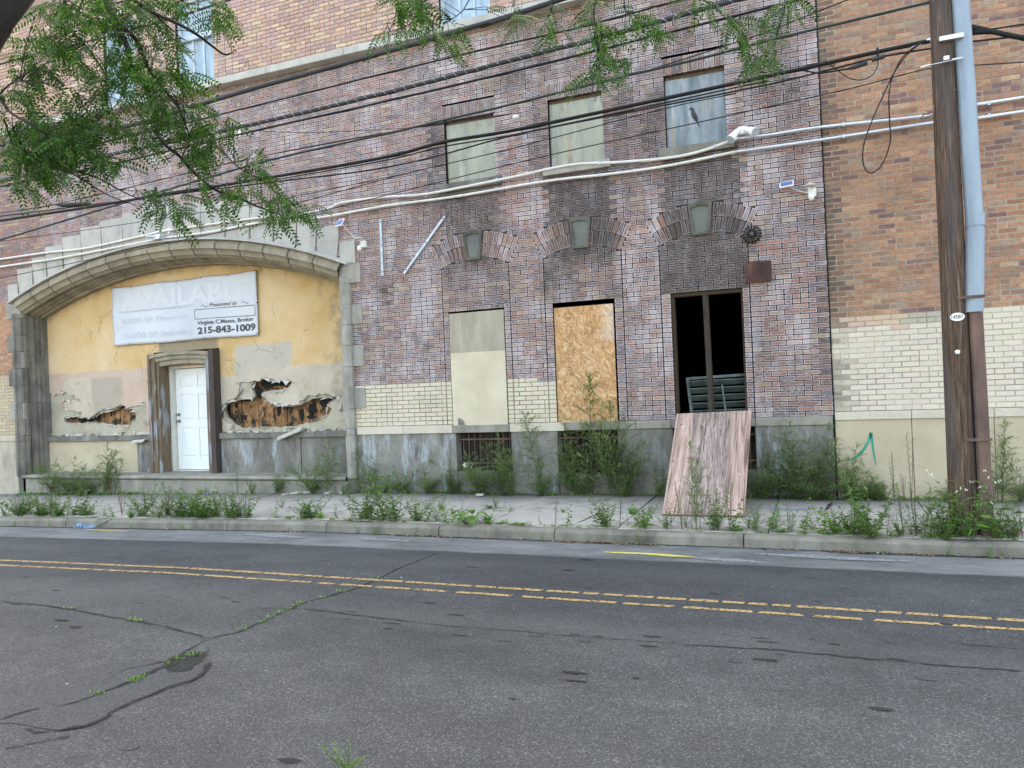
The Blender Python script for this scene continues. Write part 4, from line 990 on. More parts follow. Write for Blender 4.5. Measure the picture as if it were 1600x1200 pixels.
tag(mb.build('wall_insulator',[M['white_pl']]),'pale cylindrical insulator on the wall left of the middle upper window','insulator')
# conduits along the wall
def conduit(pts,label,r=.021):
    P=[W(x,y,-.055) for x,y in pts]; P=[Vector((-24,-.055,P[0].z))]+P+[Vector((9,-.055,P[-1].z))]
    t=thing('wall_conduit',label,'conduit',P[0],'pipes running the length of the two brick walls')
    i=next(k for k,p in enumerate(P) if p.x>-1.2)
    def smooth(Q):
        out=[]
        for k in range(len(Q)-1):
            p0=Q[max(k-1,0)];p1=Q[k];p2=Q[k+1];p3=Q[min(k+2,len(Q)-1)]
            for s in range(4):
                u=s/4; out.append(.5*((2*p1)+(p2-p0)*u+(2*p0-5*p1+4*p2-p3)*u*u+(3*p1-p0-3*p2+p3)*u**3))
        return out+[Q[-1]]
    mb=MB(); mb.tube(smooth(P[:i+1]),r,8); mb.build('painted_pipe',[M['conduit']],t,smooth=True)
    mb=MB(); mb.tube(smooth(P[i:]),r,8); mb.build('bare_pipe',[M['conduit_metal']],t,smooth=True)
    mb=MB(); x=-22.
    while x<8.5:
        k=max(j for j,p in enumerate(P) if p.x<=x); u=(x-P[k].x)/(P[k+1].x-P[k].x); p=P[k].lerp(P[k+1],u)
        mb.box(x-.012,x+.012,-.055-r-.004,0,p.z-r-.004,p.z+r+.004); x+=1.6
    mb.build('clips',[M['strap']],t)
conduit([(0,405),(80,394),(110,391),(145,386),(230,367),(262,360),(400,341),(500,330),(533,317),(600,308),(667,303),(800,277),(890,258),(960,254),(1035,248),(1090,238),(1150,217),(1200,211),(1280,199),(1457,180),(1525,165),(1600,152)],'upper of the two pale pipes running across both brick walls')
conduit([(0,417),(100,402),(240,375),(262,371),(333,362),(400,349),(500,340),(600,322),(700,309),(800,292),(870,281),(970,270),(1050,258),(1150,237),(1280,219),(1457,192),(1525,184),(1600,174)],'lower of the two pale pipes running across both brick walls')
# ------------------------------------------------------------ utility pole
PY=-2.07; pb=GG(1507,838); PX=W(1507,838,PY).x; zb=gz(PX,PY)-.05
pt=W(1470,0,PY); lean=(pt.x-PX)/(pt.z-zb)
UP=thing('utility_pole','weathered brown timber utility pole with oval number plate at the kerb','pole',(PX,PY,zb))
def pc(z): return Vector((PX+lean*(z-zb),PY,z))
mb=MB(); zs=[zb+i*.12 for i in range(82)]; n=40; vs=[];fs=[]
for i,z in enumerate(zs):
    r0=.128-.0048*(z-zb)
    for k in range(n):
        a=2*math.pi*k/n; r=r0*(1+.035*noise.noise(Vector((math.cos(a)*4,math.sin(a)*4,z*.35)))+.05*noise.noise(Vector((math.cos(a)*9,math.sin(a)*9,z*.6+5))))
        vs.append(pc(z)+Vector((math.cos(a)*r,math.sin(a)*r,0)))
for i in range(len(zs)-1):
    for k in range(n): fs.append((i*n+k,i*n+(k+1)%n,(i+1)*n+(k+1)%n,(i+1)*n+k))
fs.append(tuple((len(zs)-1)*n+k for k in range(n))); mb.faces(vs,fs); mb.build('shaft',[M['pole']],UP,smooth=True)
# rusty channel and galvanised guard on its right side
def gpx(px,py): return W(px,py,PY-.03)
zc_=W(1522,488,PY).z
mb=MB()
def chan(P,w,d,mi=0,lip=.018):
    for p,q in zip(P,P[1:]):
        prof2=[(-w,.02),(-w,-d*.6),(-w*.7,-d),(w*.7,-d),(w,-d*.6),(w,.02)]
        for (a1,b1),(a2,b2) in zip(prof2,prof2[1:]): mb.face([p+Vector((a1,b1,0)),q+Vector((a1,b1,0)),q+Vector((a2,b2,0)),p+Vector((a2,b2,0))],mi)
xo=PX+.185
def px_at(z,off): return Vector((PX+lean*(z-zb)+off,PY-.05,z))
chan([px_at(zb,.185),px_at(1.2,.178),px_at(2.36,.166)],.060,.055)
cg=mb.build('steel_channel',[M['rust']],UP,bevel=.003)
mb=MB(); 
for z in(.9,2.28):
    p=px_at(z,.17 if z>2 else .18); mb=MB(); mb.box(p.x-.16,p.x+.07,p.y-.085,p.y-.075,z-.014,z+.014); mb.build('strap_band',[M['rust']],cg)
mb=MB(); P=[]
for px,py in((1521,488),(1522,440),(1523,360),(1516,250),(1509,130),(1500,0),(1490,-150),(1478,-330)): P.append(gpx(px,py))
for p in P: p.y=PY-.05
def halfround(P,r,mi=0):
    nn=12
    for p,q in zip(P,P[1:]):
        for k in range(nn):
            a,b=-math.pi*1.08+math.pi*1.16*k/nn,-math.pi*1.08+math.pi*1.16*(k+1)/nn
            f=lambda c,t:c+Vector((math.cos(t)*r,math.sin(t)*r*.9,0))
            mb.face([f(p,a),f(q,a),f(q,b),f(p,b)],mi)
halfround(P[:3],.084); halfround(P[2:],.080)
gg=mb.build('cable_guard',[M['galv']],UP,smooth=True)
mb=MB(); q=gpx(1523,345); q.y=PY-.05
for z in(-.05,.05): halfround([q+Vector((0,0,z-.008)),q+Vector((0,0,z+.008))],.088)
halfround([q+Vector((0,0,-.05)),q+Vector((0,0,.05))],.0855)
mb.build('guard_band',[M['galv']],gg,smooth=False); mb=MB()
for i in range(8):
    p=P[0].lerp(P[2],i/7) if i<2 else P[2].lerp(P[6],(i-1)/7); mb.tube([p+Vector((-.08,-.02,0)),p+Vector((-.098,-.02,0))],.008,6)
mb.build('guard_screws',[M['rust']],gg)
# number plate
c=W(1496,495,PY-.135); c.y=PY-.128; nrm=Vector((-.1,-1,0)).normalized(); rt=Vector((1,-.1,0)).normalized()
mb=MB(); E=[(c+rt*.062*math.cos(R_(a))+Vector((0,0,.04*math.sin(R_(a))))) for a in range(0,360,15)]
mb.faces([e+nrm*.006 for e in E]+[e-nrm*.02 for e in E],[tuple(range(24))]+[(i,24+i,24+(i+1)%24,(i+1)%24) for i in range(24)]); npl=mb.build('number_plate',[M['alum']],UP)
mb=MB(); fm=lambda u,v:c+rt*(u-.5)*.1+Vector((0,0,(.5-v)*.04))+nrm*.009
put_text(mb,'14587',0,1,0,1,fm,bold=.02); mb.build('plate_numbers',[M['ink']],npl)
c=W(1496,550,PY-.12); mb=MB(); mb.tube([Vector((c.x,PY-.10,c.z)),Vector((c.x,PY-.132,c.z)),Vector((c.x,PY-.14,c.z))],[.022,.022,.008],12); mb.build('white_reflector',[M['white_pl']],UP)
mb=MB(); z=W(1478,68,PY).z; p=pc(z); mb.box(p.x-.05,p.x+.16,PY-.155,PY-.11,z-.022,z+.022); z=W(1478,105,PY).z; p=pc(z)
mb.tube([p+Vector((-.22,-.14,-.01)),p+Vector((-.14,-.14,0))],.012,8); mb.tube([p+Vector((-.14,-.14,0)),p+Vector((.08,-.14,.01))],.006,6); mb.tube([p+Vector((.05,-.15,.01)),p+Vector((.14,-.15,.01))],.012,8)
mb.box(p.x-.02,p.x+.03,PY-.15,PY-.1,z+.02,z+.06)
mb.build('cable_clamps',[M['alum']],UP,bevel=.003)
z=W(1460,185,PY).z; p=pc(z); mb=MB(); q=[p+Vector((-.11,-.05,.12)),p+Vector((-.12,-.07,.02)),p+Vector((-.17,-.07,.0)),p+Vector((-.24,-.07,.0)),p+Vector((-.2,-.07,.035)),p+Vector((-.14,-.07,.03))]
mb.tube(q,.008,6); mb.build('guy_hook',[M['rust']],UP)
mb=MB(); p=pc(zb+.05); mb.tube([p-Vector((0,0,.3)),p+Vector((0,0,.02))],.15,16)
# ------------------------------------------------------------ cables
def spl(Q,n=5):
    out=[]
    for k in range(len(Q)-1):
        p0=Q[max(k-1,0)];p1=Q[k];p2=Q[k+1];p3=Q[min(k+2,len(Q)-1)]
        for s in range(n):
            u=s/n; out.append(.5*((2*p1)+(p2-p0)*u+(2*p0-5*p1+4*p2-p3)*u*u+(3*p1-p0-3*p2+p3)*u**3))
    return out+[Q[-1]]
def cable(pts,r,label,mat='cable',ext=(True,True),y=PY,lash=False,grp='overhead cables strung along the street'):
    P=[W(a,b,y) for a,b in pts]
    if ext[0]: d=(P[0]-P[1]).normalized(); L=(P[0].x+24)/max(.1,-d.x); P=[P[0]+d*L]+P
    if ext[1]: d=(P[-1]-P[-2]).normalized(); L=(9-P[-1].x)/max(.1,d.x); P=P+[P[-1]+d*L]
    S=spl(P); mb=MB(); mb.tube(S,r,8)
    if lash:
        t=thing('overhead_cable',label,'cable',P[0],grp); mb.build('sheath',[M[mat]],t,smooth=True)
        mb=MB(); D=[];k=0; s=0
        L=sum((b-a).length for a,b in zip(S,S[1:])); n=int(L/.03); acc=0;j=0;seg=(S[1]-S[0]).length
        for i in range(n):
            d=i*.03
            while j<len(S)-2 and d>acc+seg: acc+=seg; j+=1; seg=(S[j+1]-S[j]).length
            p=S[j].lerp(S[j+1],min(1,(d-acc)/max(seg,1e-6))); a=i*1.3; D.append(p+Vector((0,math.cos(a)*(r+.003),math.sin(a)*(r+.003))))
        mb.tube(D,.003,4); mb.build('lashing_wire',[M['strap']],t)
        return t
    return tag(mb.build('overhead_cable',[M[mat]],smooth=True),label,'cable',grp)
cable([(0,227),(167,205),(333,157),(400,137),(500,110),(600,82),(700,53),(800,24),(873,0)],.032,'thickest smooth dark cable passing just under the pale belt course','cable_grey')
cable([(0,262),(120,232),(250,202),(400,165),(600,115),(800,67),(917,40),(1063,0)],.012,'thin dark cable midway between the thick smooth and the thick stranded cable')
cable([(0,283),(167,243),(400,193),(600,146),(800,94),(933,60),(1067,23),(1150,0)],.028,'thick wire-lashed cable bundle crossing above the boarded upper windows','cable_grey',lash=True)
cable([(0,292),(167,258),(400,204),(600,159),(800,112),(1000,62),(1200,12)],.015,'dark cable running just below the thick wire-lashed bundle')
cable([(100,345),(300,285),(430,248),(600,210),(693,188),(800,163),(960,123),(1100,90),(1227,57),(1467,0)],.015,'dark green cable touching the tops of the upper windows','cable_green')
cable([(960,125),(1070,92),(1200,49),(1323,0)],.007,'thin cable climbing to the upper right from the middle upper window',ext=(False,True))
cable([(0,345),(143,323),(213,311),(300,297),(430,276),(600,246),(693,222),(800,204),(1000,162),(1200,119),(1367,82),(1452,64)],.022,'heavy black bundle dead-ended on the utility pole',ext=(True,False))
cable([(430,281),(600,251),(693,229),(800,211),(1000,169),(1200,126)],.009,'slim black cable riding under the heavy black bundle',ext=(False,False))
cable([(300,300),(600,262),(800,212),(1000,172),(1200,132),(1300,108),(1380,88),(1467,74),(1490,68),(1600,56)],.010,'black cable fixed to the pole by the silver clamp')
cable([(420,330),(620,275),(800,232),(1033,171),(1150,146)],.006,'thin wire crossing the lower half of the middle upper window',ext=(False,False))
cable([(300,372),(500,330),(700,281),(860,242),(1083,193),(1200,167),(1330,138),(1447,108),(1507,103),(1600,97)],.006,'thin wire on which the small bird is perched')
cable([(0,333),(73,322),(200,293),(400,246),(640,201),(800,178)],.007,'thin black wire sagging from the left edge over the arch',ext=(True,False))
cable([(0,377),(150,357),(400,318),(640,270)],.005,'hair-thin wire just above the stone arch',ext=(True,False))
cable([(-10,103),(63,83),(213,45),(327,10),(380,-8)],.016,'grey cable high in front of the top floor windows','cable_grey')
cable([(380,203),(480,207),(640,200),(700,193)],.004,'short slack wire near the white tag',ext=(False,False))
cable([(1517,51),(1553,50),(1600,60)],.026,'thick black cable leaving the pole towards the right',ext=(False,True))
cable([(1517,50),(1560,44),(1600,38)],.009,'thin black cable rising from the pole towards the right',ext=(False,True))
def loose(pts,r,name,label,y=PY-.03,grp=None):
    P=spl([W(a,b,y) for a,b in pts],6); mb=MB(); mb.tube(P,r,6); return tag(mb.build(name,[M['cable']],smooth=True),label,'cable',grp)
loose([(1440,66),(1418,85),(1398,112),(1382,145),(1362,190),(1350,225),(1348,250),(1354,267),(1366,269),(1381,252),(1391,220),(1390,190),(1389,150),(1394,122),(1410,90),(1438,67)],.007,'hanging_cable_loop','long black cable loop hanging down left of the pole')
loose([(1290,95),(1305,107),(1325,121),(1345,125),(1362,118),(1371,104),(1372,92)],.005,'hanging_cable_loop','short cable loop under the splice left of the pole')
t=thing('cable_splice','grey inline splice fittings hung on the bundle left of the pole','splice',W(1350,98,PY))
mb=MB(); mb.tube([W(1323,108,PY-.02),W(1335,105,PY-.02)],[.012,.024],8); mb.tube([W(1335,105,PY-.02),W(1355,98,PY-.02)],.024,8); mb.tube([W(1362,94,PY-.02),W(1382,88,PY-.02)],.022,8); mb.build('closures',[M['cable_grey']],t)
mb=MB(); mb.tube([W(1255,110,PY-.02),W(1280,115,PY-.02),W(1323,108,PY-.02)],.009,6); mb.tube([W(1371,75,PY-.02),W(1372,90,PY-.02)],.012,6); mb.build('tails',[M['cable']],t)
c=W(1452,63,PY); mb=MB(); mb.tube([c+Vector((-.12,0,-.02)),c+Vector((0,0,0)),c+Vector((.05,0,.01))],[.016,.022,.012],8); mb.tube([c+Vector((-.16,0,-.04)),c,],.012,8); tag(mb.build('cable_anchor',[M['alum']]),'metal dead-end anchor of the heavy bundle at the pole','anchor')
mb=MB(); P=[W(a,b,PY) for a,b in((87,320),(96,321),(110,320.5),(130,319),(142,317.5))]; mb.tube(P,[.006,.026,.034,.03,.008],10)
for px in(97,118): p=W(px,317,PY); mb.tube([p+Vector((0,0,-.02)),p+Vector((0,0,.07))],.006,6)
tag(mb.build('splice_case',[M['cable']]),'long black spindle-shaped splice case on the wires at far left','splice')
p=W(376,203,PY); mb=MB(); mb.obox(p,(.02,0,-.02),(0,.004,0),(.035,0,.075)); mb.obox(p+Vector((.06,0,.03)),(.05,0,.008),(0,.01,0),(0,0,.006)); tag(mb.build('cable_tag',[M['white_pl']],bevel=.003),'white plastic tag clipped on the cable below the leaves','tag')
# bird
p=W(1085,190,PY); 
def ell(mb,c,ax,ay,az,m=0,n=8):
    vs=[];fs=[]
    for i in range(n+1):
        th=math.pi*i/n
        for k in range(n*2):
            ph=math.pi*k/n; vs.append(Vector(c)+Vector(ax)*math.sin(th)*math.cos(ph)+Vector(ay)*math.sin(th)*math.sin(ph)+Vector(az)*math.cos(th))
    for i in range(n):
        for k in range(2*n): fs.append((i*2*n+k,i*2*n+(k+1)%(2*n),(i+1)*2*n+(k+1)%(2*n),(i+1)*2*n+k))
    mb.faces(vs,fs,m)
mb=MB(); P=[p+Vector(v) for v in((-.045,0,.150),(-.028,0,.148),(-.014,0,.128),(-.008,0,.095),(.005,0,.06),(.022,0,.025),(.034,0,-.01),(.046,0,-.05),(.052,0,-.075))]
S=spl(P,4); ctrl=[.003,.019,.018,.024,.029,.022,.011,.007,.004]; rr=[]
for i in range(len(S)):
    u=i/4; k=min(int(u),7); rr.append(ctrl[k]+(ctrl[k+1]-ctrl[k])*(u-k))
mb.tube(S,rr,12); mb.tube([P[1]+Vector((-.012,0,0)),P[1]+Vector((-.034,0,-.002))],[.006,.001],6)
for s in(-.008,.008): mb.tube([p+Vector((.012,s,.04)),p+Vector((.002,s,.006))],.002,4)
bd=tag(mb.build('bird',[M['bird']],smooth=True),'small dark bird perched upright on a thin wire before the bluish window','bird')
mb=MB(); ell(mb,p+Vector((-.006,0,.085)),(.021,0,-.004),(0,.019,0),(-.012,0,.036)); mb.build('breast',[M['bird_belly']],bd,smooth=True)
# ------------------------------------------------------------ ground, road, kerb, sidewalk
def grid(name,xs,ys,zf,mat,kind='structure'):
    mb=MB(); 
    vs=[(x,y,zf(x,y)) for y in ys for x in xs]; n=len(xs)
    mb.faces(vs,[(j*n+i,j*n+i+1,(j+1)*n+i+1,(j+1)*n+i) for j in range(len(ys)-1) for i in range(n-1)]); o=mb.build(name,[mat]); o['kind']=kind; return o
def frange(a,b,s):
    n=int(round((b-a)/s)); return [a+(b-a)*i/n for i in range(n+1)]
grid('ground',[-300,-60,-30,-6.2,30,300],[-300,-30,0,16,300],lambda x,y:fall(max(x,-60))-.5,M['soil'])
ROADY=[-8.59,-7.8,-7,-6,-5.5,-5,-4.5,-4,-3.5,-3.1,-2.8,-2.6,-2.465]
road=grid('road',frange(-60,40,1),ROADY,gz,M['asphalt'])
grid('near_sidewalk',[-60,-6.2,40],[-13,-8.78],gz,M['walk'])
nk=MB()
for xa,xb in((-60,-6.2),(-6.2,40)):
    vs=[(x,y,z+fall(x)) for x in(xa,xb) for y,z in((-8.59,-.3),(-8.59,-.045),(-8.61,-.03),(-8.775,-.03),(-8.775,-.3))]; nk.faces(vs,[(i,i+1,i+6,i+5) for i in range(4)])
nk=nk.build('near_kerb',[M['curb']]); nk['kind']='structure'
mb=MB()
js=[GG(383,820).x,GG(672,826).x,GG(1160,838).x]
xs=[-24,-21,-18,-15,js[0]-3.1,js[0],js[0]+2.4 if js[0]+2.4<js[1]-1 else (js[0]+js[1])/2,js[1],(js[1]+js[2])/2-.3,js[2],js[2]+3.05,js[2]+6,9]
xs=sorted(set(xs))
for a,b in zip(xs,xs[1:]):
    n=max(2,int((b-a)/.25)); pr=[(-2.29,-.4),(-2.29,-.052),(-2.31,-.047),(-2.40,-.048),(-2.435,-.058),(-2.455,-.085),(-2.47,-.22),(-2.47,-.4)]
    for i in range(n):
        xa=a+.006+(b-a-.012)*i/n; xb=a+.006+(b-a-.012)*(i+1)/n
        w=lambda x,k:.006*noise.noise(Vector((x*2.3,k*3.1,1)))
        for k,((y1,z1),(y2,z2)) in enumerate(zip(pr,pr[1:])):
            mb.face([(xa,y1+w(xa,k),z1+fall(xa)+w(xa,k)),(xb,y1+w(xb,k),z1+fall(xb)+w(xb,k)),(xb,y2+w(xb,k+1),z2+fall(xb)+w(xb,k+1)),(xa,y2+w(xa,k+1),z2+fall(xa)+w(xa,k+1))])
    for x in(a+.006,b-.006): mb.face([(x,y,z+fall(x)) for y,z in pr])
cb=mb.build('kerb',[M['curb']]); cb['kind']='structure'
sb=grid('sidewalk_bed',frange(-24,9,1),[-2.46,-2.3,0,.25],lambda x,y:gz(x,y)-.03,M['soil'])
mb=MB(); rn=random.Random(4)
jx=GG(1210,800).x; 
for row,(ya,yb) in enumerate(((-2.275,-1.44),(-1.425,.02))):
    x=-24.3+((jx+24.3)%1.62)
    x-=1.62
    while x<9:
        a,b=x+.007,x+1.62-.007; dz=rn.uniform(-.005,.008); tl=rn.uniform(-.004,.006); n=4
        y1=yb-.0; 
        if b>-15.05 and a<-7.25: y1=min(yb,-.07)
        for i in range(n):
            xa=a+(b-a)*i/n; xb=a+(b-a)*(i+1)/n
            f=lambda x_,y_,e:(x_,y_,gz(x_,y_)+dz+tl*(x_-a)+e)
            mb.face([f(xa,ya+.01,0),f(xb,ya+.01,0),f(xb,y1-.01,0),f(xa,y1-.01,0)]); mb.face([f(xa,ya,-.012),f(xb,ya,-.012),f(xb,ya+.01,0),f(xa,ya+.01,0)]); mb.face([f(xa,y1-.01,0),f(xb,y1-.01,0),f(xb,y1,-.012),f(xa,y1,-.012)])
        mb.face([f(a,ya,0),f(a,y1,0),f(a,y1,-.05),f(a,ya,-.05)]); mb.face([f(b,ya,0),f(b,y1,0),f(b,y1,-.05),f(b,ya,-.05)])
        x+=1.62
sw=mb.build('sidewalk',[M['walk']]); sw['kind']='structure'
# markings
def ribbon(mb,P,w,dz,m=0,jit=0,ragged=None):
    P=[Vector(p) for p in P]; wl=w if hasattr(w,'__len__') else [w]*len(P)
    for i,(a,b) in enumerate(zip(P,P[1:])):
        d=(b-a); d.z=0; d.normalize(); n=Vector((-d.y,d.x,0)); 
        q=[a-n*wl[i],b-n*wl[i+1],b+n*wl[i+1],a+n*wl[i]]
        mb.face([(p.x,p.y,gz(p.x,p.y)+dz) for p in q],m)
mb=MB(); rn=random.Random(21)
yl=lambda x:-4.60+.0*x
def yline(off,w,gaplo,gaphi):
    x=-24
    while x<9:
        L=rn.uniform(.15,.6); g=rn.uniform(gaplo,gaphi)*(1.6 if x>-5 else .5)
        n=max(2,int(L/.1)); x1=x+L
        up=[(x+rn.uniform(0,.03),yl(x)+off-w/2)]+[(x+L*i/n,yl(x)+off-w/2+rn.uniform(-.004,.006)) for i in range(1,n)]+[(x1-rn.uniform(-.02,.03),yl(x)+off-w/2)]
        dn=[(x1,yl(x)+off+w/2)]+[(x+L*i/n,yl(x)+off+w/2+rn.uniform(-.006,.004)) for i in range(n-1,0,-1)]+[(x+.03,yl(x)+off+w/2)]
        mb.sheet([(a,b,gz(a,b)+.004) for a,b in up+dn]); x=x1+g
yline(.02,.060,.003,.010); yline(-.205,.055,.008,.050)
ym=mb.build('yellow_double_line',[M['yellow']],road)
def mark(name,mat,pls,w,parent,dz=.006,z=None):
    mb=MB()
    for P,ww in pls: ribbon(mb,[GG(*p) for p in P],ww,dz)
    return mb.build(name,[M[mat]],parent)
mark('yellow_arrow_mark','yellow_spray',[([(943,863),(960,864),(1010,866),(1050,869),(1085,871)],[.012,.03,.035,.045,.008]),([(133,828),(160,829),(200,831)],[.012,.02,.008])],0,road)
mark('blue_utility_mark','blue_spray',[([(120,824),(145,826),(175,824)],.05)],0,road)
mark('pale_scuffs','white_spray',[([(380,835),(430,838),(480,841)],[.03,.09,.03]),([(1080,872),(1140,876),(1200,880)],[.02,.08,.02]),([(560,842),(640,846)],.05),([(1180,866),(1300,872),(1420,878)],[.03,.08,.03])],0,road)
mark('blue_utility_mark','blue_spray',[([(315,775),(330,772),(345,770)],[.03,.06,.05]),([(460,782),(475,782)],.05),([(492,782),(502,782)],.05),([(1198,796),(1265,797)],.035),([(265,777),(300,776)],.04),([(150,808),(160,803)],.05),([(15,774),(45,774)],.03)],0,sw,dz=.012)
mark('red_utility_mark','red_spray',[([(1545,835),(1570,833),(1600,832)],.09)],0,sw,dz=.012)
# cracks
rn=random.Random(9)
def crack(pls,parent,mat='crack',dz=.0035):
    mb=MB()
    for P,w in pls:
        Q=[GG(*p) for p in P]; out=[]
        for a,b in zip(Q,Q[1:]):
            n=max(1,int((b-a).length/.06))
            for i in range(n): p=a.lerp(b,i/n); out.append(p+Vector((rn.uniform(-.012,.012),rn.uniform(-.012,.012),0)))
        out.append(Q[-1]); ww=[w*rn.uniform(.35,1.5) for _ in out]; ww[0]=ww[-1]=.001
        ribbon(mb,out,ww,dz)
    return mb.build('pavement_cracks',[M[mat]],parent)
crack([([(0,940),(50,944),(110,952),(180,965),(250,977),(310,993),(325,998)],.009),([(325,998),(370,988),(420,968),(450,953),(468,945),(500,935),(533,926),(565,917),(590,905),(620,890),(655,876),(690,862)],.011),([(325,998),(300,1012),(280,1022)],.008),
 ([(540,959),(600,966),(700,979),(800,985),(900,995),(1066,1006)],.004),([(1066,1007),(1150,1012),(1240,1018),(1340,1028),(1430,1036),(1500,1042),(1600,1049)],.008),([(400,950),(470,952),(560,962)],.004),([(1500,1006),(1600,1015)],.004),([(480,950),(560,962),(640,972)],.005),
 ([(0,880),(300,893),(533,905)],.002)],road)
crack([([(903,818),(930,805),(960,790),(1000,782)],.012),([(1290,798),(1300,785)],.014),([(750,800),(770,790)],.008),([(480,806),(560,797)],.008),([(1556,823),(1572,840)],.012)],sw,dz=.009)
mb=MB(); x=-24.
while x<9:
    x2=x+.12; wd=.012+.022*max(0,ns(x,0,.6,4)+.35)
    if ns(x,0,.35,7)>-.35: mb.face([(a_,b_,gz(a_,-2.5)+.003) for a_,b_ in((x,-2.474-wd*1.6),(x2,-2.474-wd*1.6),(x2,-2.466),(x,-2.466))])
    x=x2
mb.build('tar_seam',[M['crack']],road)
# sunken patch with crumbling edges, lower left
mb=MB(); pt_=[(262,1034),(280,1024),(318,1020),(328,1032),(322,1050),(300,1066),(260,1078),(225,1092),(190,1108),(160,1122),(130,1135),(95,1142),(60,1138),(20,1130),(-60,1135),(-60,1085),(0,1078),(50,1062),(100,1050),(160,1040),(200,1032),(235,1030)]
mb.sheet([(p.x,p.y,gz(p.x,p.y)+.0035) for p in (GG(*q) for q in pt_)])
mb.build('sunken_patch',[M['patch']],road)
mb=MB()
for P,w in [([(320,1022),(300,1026),(275,1028),(262,1040),(235,1052),(205,1066),(180,1076),(150,1086),(120,1098),(80,1108)],[.03,.05,.05,.035,.03,.028,.02,.015,.01,.004]),
            ([(328,1012),(322,1022),(300,1020)],[.006,.012,.006]),([(325,1038),(322,1050),(300,1064),(265,1074),(232,1088),(205,1098),(175,1114),(158,1127),(130,1136),(95,1142),(40,1146)],[.02,.03,.022,.018,.016,.018,.014,.02,.022,.02,.006]),
            ([(262,1034),(230,1040),(200,1046),(175,1055)],[.01,.008,.006,.003]),([(60,1108),(0,1125),(-40,1135)],.012),([(110,1152),(60,1160),(0,1175)],.006)]:
    Q=[GG(*p) for p in P]; out=[]; ww=[]
    wl=w if hasattr(w,'__len__') else [w]*len(P)
    for i,(a,b) in enumerate(zip(Q,Q[1:])):
        for k in range(6): out.append(a.lerp(b,k/6)+Vector((rn.uniform(-.01,.01),rn.uniform(-.01,.01),0))); ww.append((wl[i]+(wl[i+1]-wl[i])*k/6)*rn.uniform(.2,1.1))
    ribbon(mb,out,ww,.0065)
mb.build('patch_edges',[M['trench']],road)
mb=MB()
for px,py,rx in [(122,1187,.075),(203,1168,.05),(310,1197,.06),(360,1199,.08),(655,930,.05),(697,919,.05),(938,894,.06),(750,934,.03),(1450,1060,.06),(190,866,.06),(840,993,.05),(790,1000,.05),(915,1001,.05),(1150,1033,.05),(1320,920,.05),(255,861,.09)]:
    c=GG(px,py); L=[(c.x+rx*math.cos(R_(a))*rn.uniform(.85,1.15),c.y+rx*.75*math.sin(R_(a))*rn.uniform(.8,1.2)) for a in range(0,360,24)]
    mb.sheet([(x,y,gz(x,y)+.0035) for x,y in L])
for _ in range(150):
    x=rn.uniform(-13,2.5); y=rn.uniform(-8.5,-3.2) if rn.random()<.7 else rn.gauss(-5.6,.25); L=rn.uniform(.02,.09); h=L*rn.uniform(.12,.4)
    P=[(x+L*math.cos(R_(a))*rn.uniform(.7,1.2),y+h*math.sin(R_(a))*rn.uniform(.6,1.3)) for a in range(0,360,45)]; mb.sheet([(u,v,gz(u,v)+.003) for u,v in P],1)
mb.build('dark_stains',[M['patch'],M['crack']],road)
mb=MB(); q_=[(322,1022),(318,1034),(300,1046),(278,1052),(262,1050),(258,1040),(262,1030),(285,1022),(305,1018)]
Q=[GG(*a) for a in q_]; P=[]
for a,b in zip(Q,Q[1:]+Q[:1]):
    for k in range(4): c=a.lerp(b,k/4); P.append((c.x+rn.uniform(-.02,.02),c.y+rn.uniform(-.015,.015)))
mb.sheet([(u,v,gz(u,v)+.0055) for u,v in P]); mb.build('pothole',[M['trench']],road)
# leaf litter and grit in the gutter
mb=MB(); rn=random.Random(31)
def chip(c,s,m):
    t=Vector((rn.uniform(-1,1),rn.uniform(-1,1),rn.uniform(-.25,.5))).normalized(); u=Vector((-t.y,t.x,rn.uniform(-.4,.4))).normalized()
    mb.face([c-t*s,c-u*s*.45,c+t*s,c+u*s*.45+Vector((0,0,s*.2))],m)
spots=[(18,4),(280,14),(455,20),(620,10),(650,18),(700,18),(760,8),(880,22),(920,26),(960,30),(1000,20),(1320,34),(1350,34),(1400,20),(1450,16),(1540,12),(1230,5),(1100,6),(820,6)]
for px,n in spots:
    c0=W(px,850,-2.5).x
    for _ in range(n*3):
        x=c0+rn.gauss(0,.16); y=-2.50-abs(rn.gauss(0,.035)); chip(Vector((x,y,gz(x,-2.55)+.012)),rn.uniform(.008,.026),0 if rn.random()<.6 else 1)
for _ in range(900):
    x=rn.uniform(-16,3); y=-2.485-abs(rn.gauss(0,.03)); chip(Vector((x,y,gz(x,-2.55)+.008)),rn.uniform(.004,.012),1)
for _ in range(500):
    x=rn.uniform(-16,3); y=rn.choice([-.03-abs(rn.gauss(0,.08)),rn.uniform(-2.2,0)]); 
    if x<-7.2 and y>-.08: y-=.1
    chip(Vector((x,y,gz(x,y)+.012)),rn.uniform(.005,.018),rn.choice([0,1,1,2]))
for _ in range(60):
    x=rn.uniform(-8,2); y=rn.uniform(-8,-3); chip(Vector((x,y,gz(x,y)+.006)),rn.uniform(.005,.012),rn.choice([0,2]))
tag(mb.build('leaf_litter',[M['leaf_dry'],M['soil'],M['plaster_chip']]),'dry brown leaves, grit and chips lying in the gutter and on the sidewalk','litter',kind='stuff')
mb=MB()
for px,py,s in [(665,700,.0),]: pass
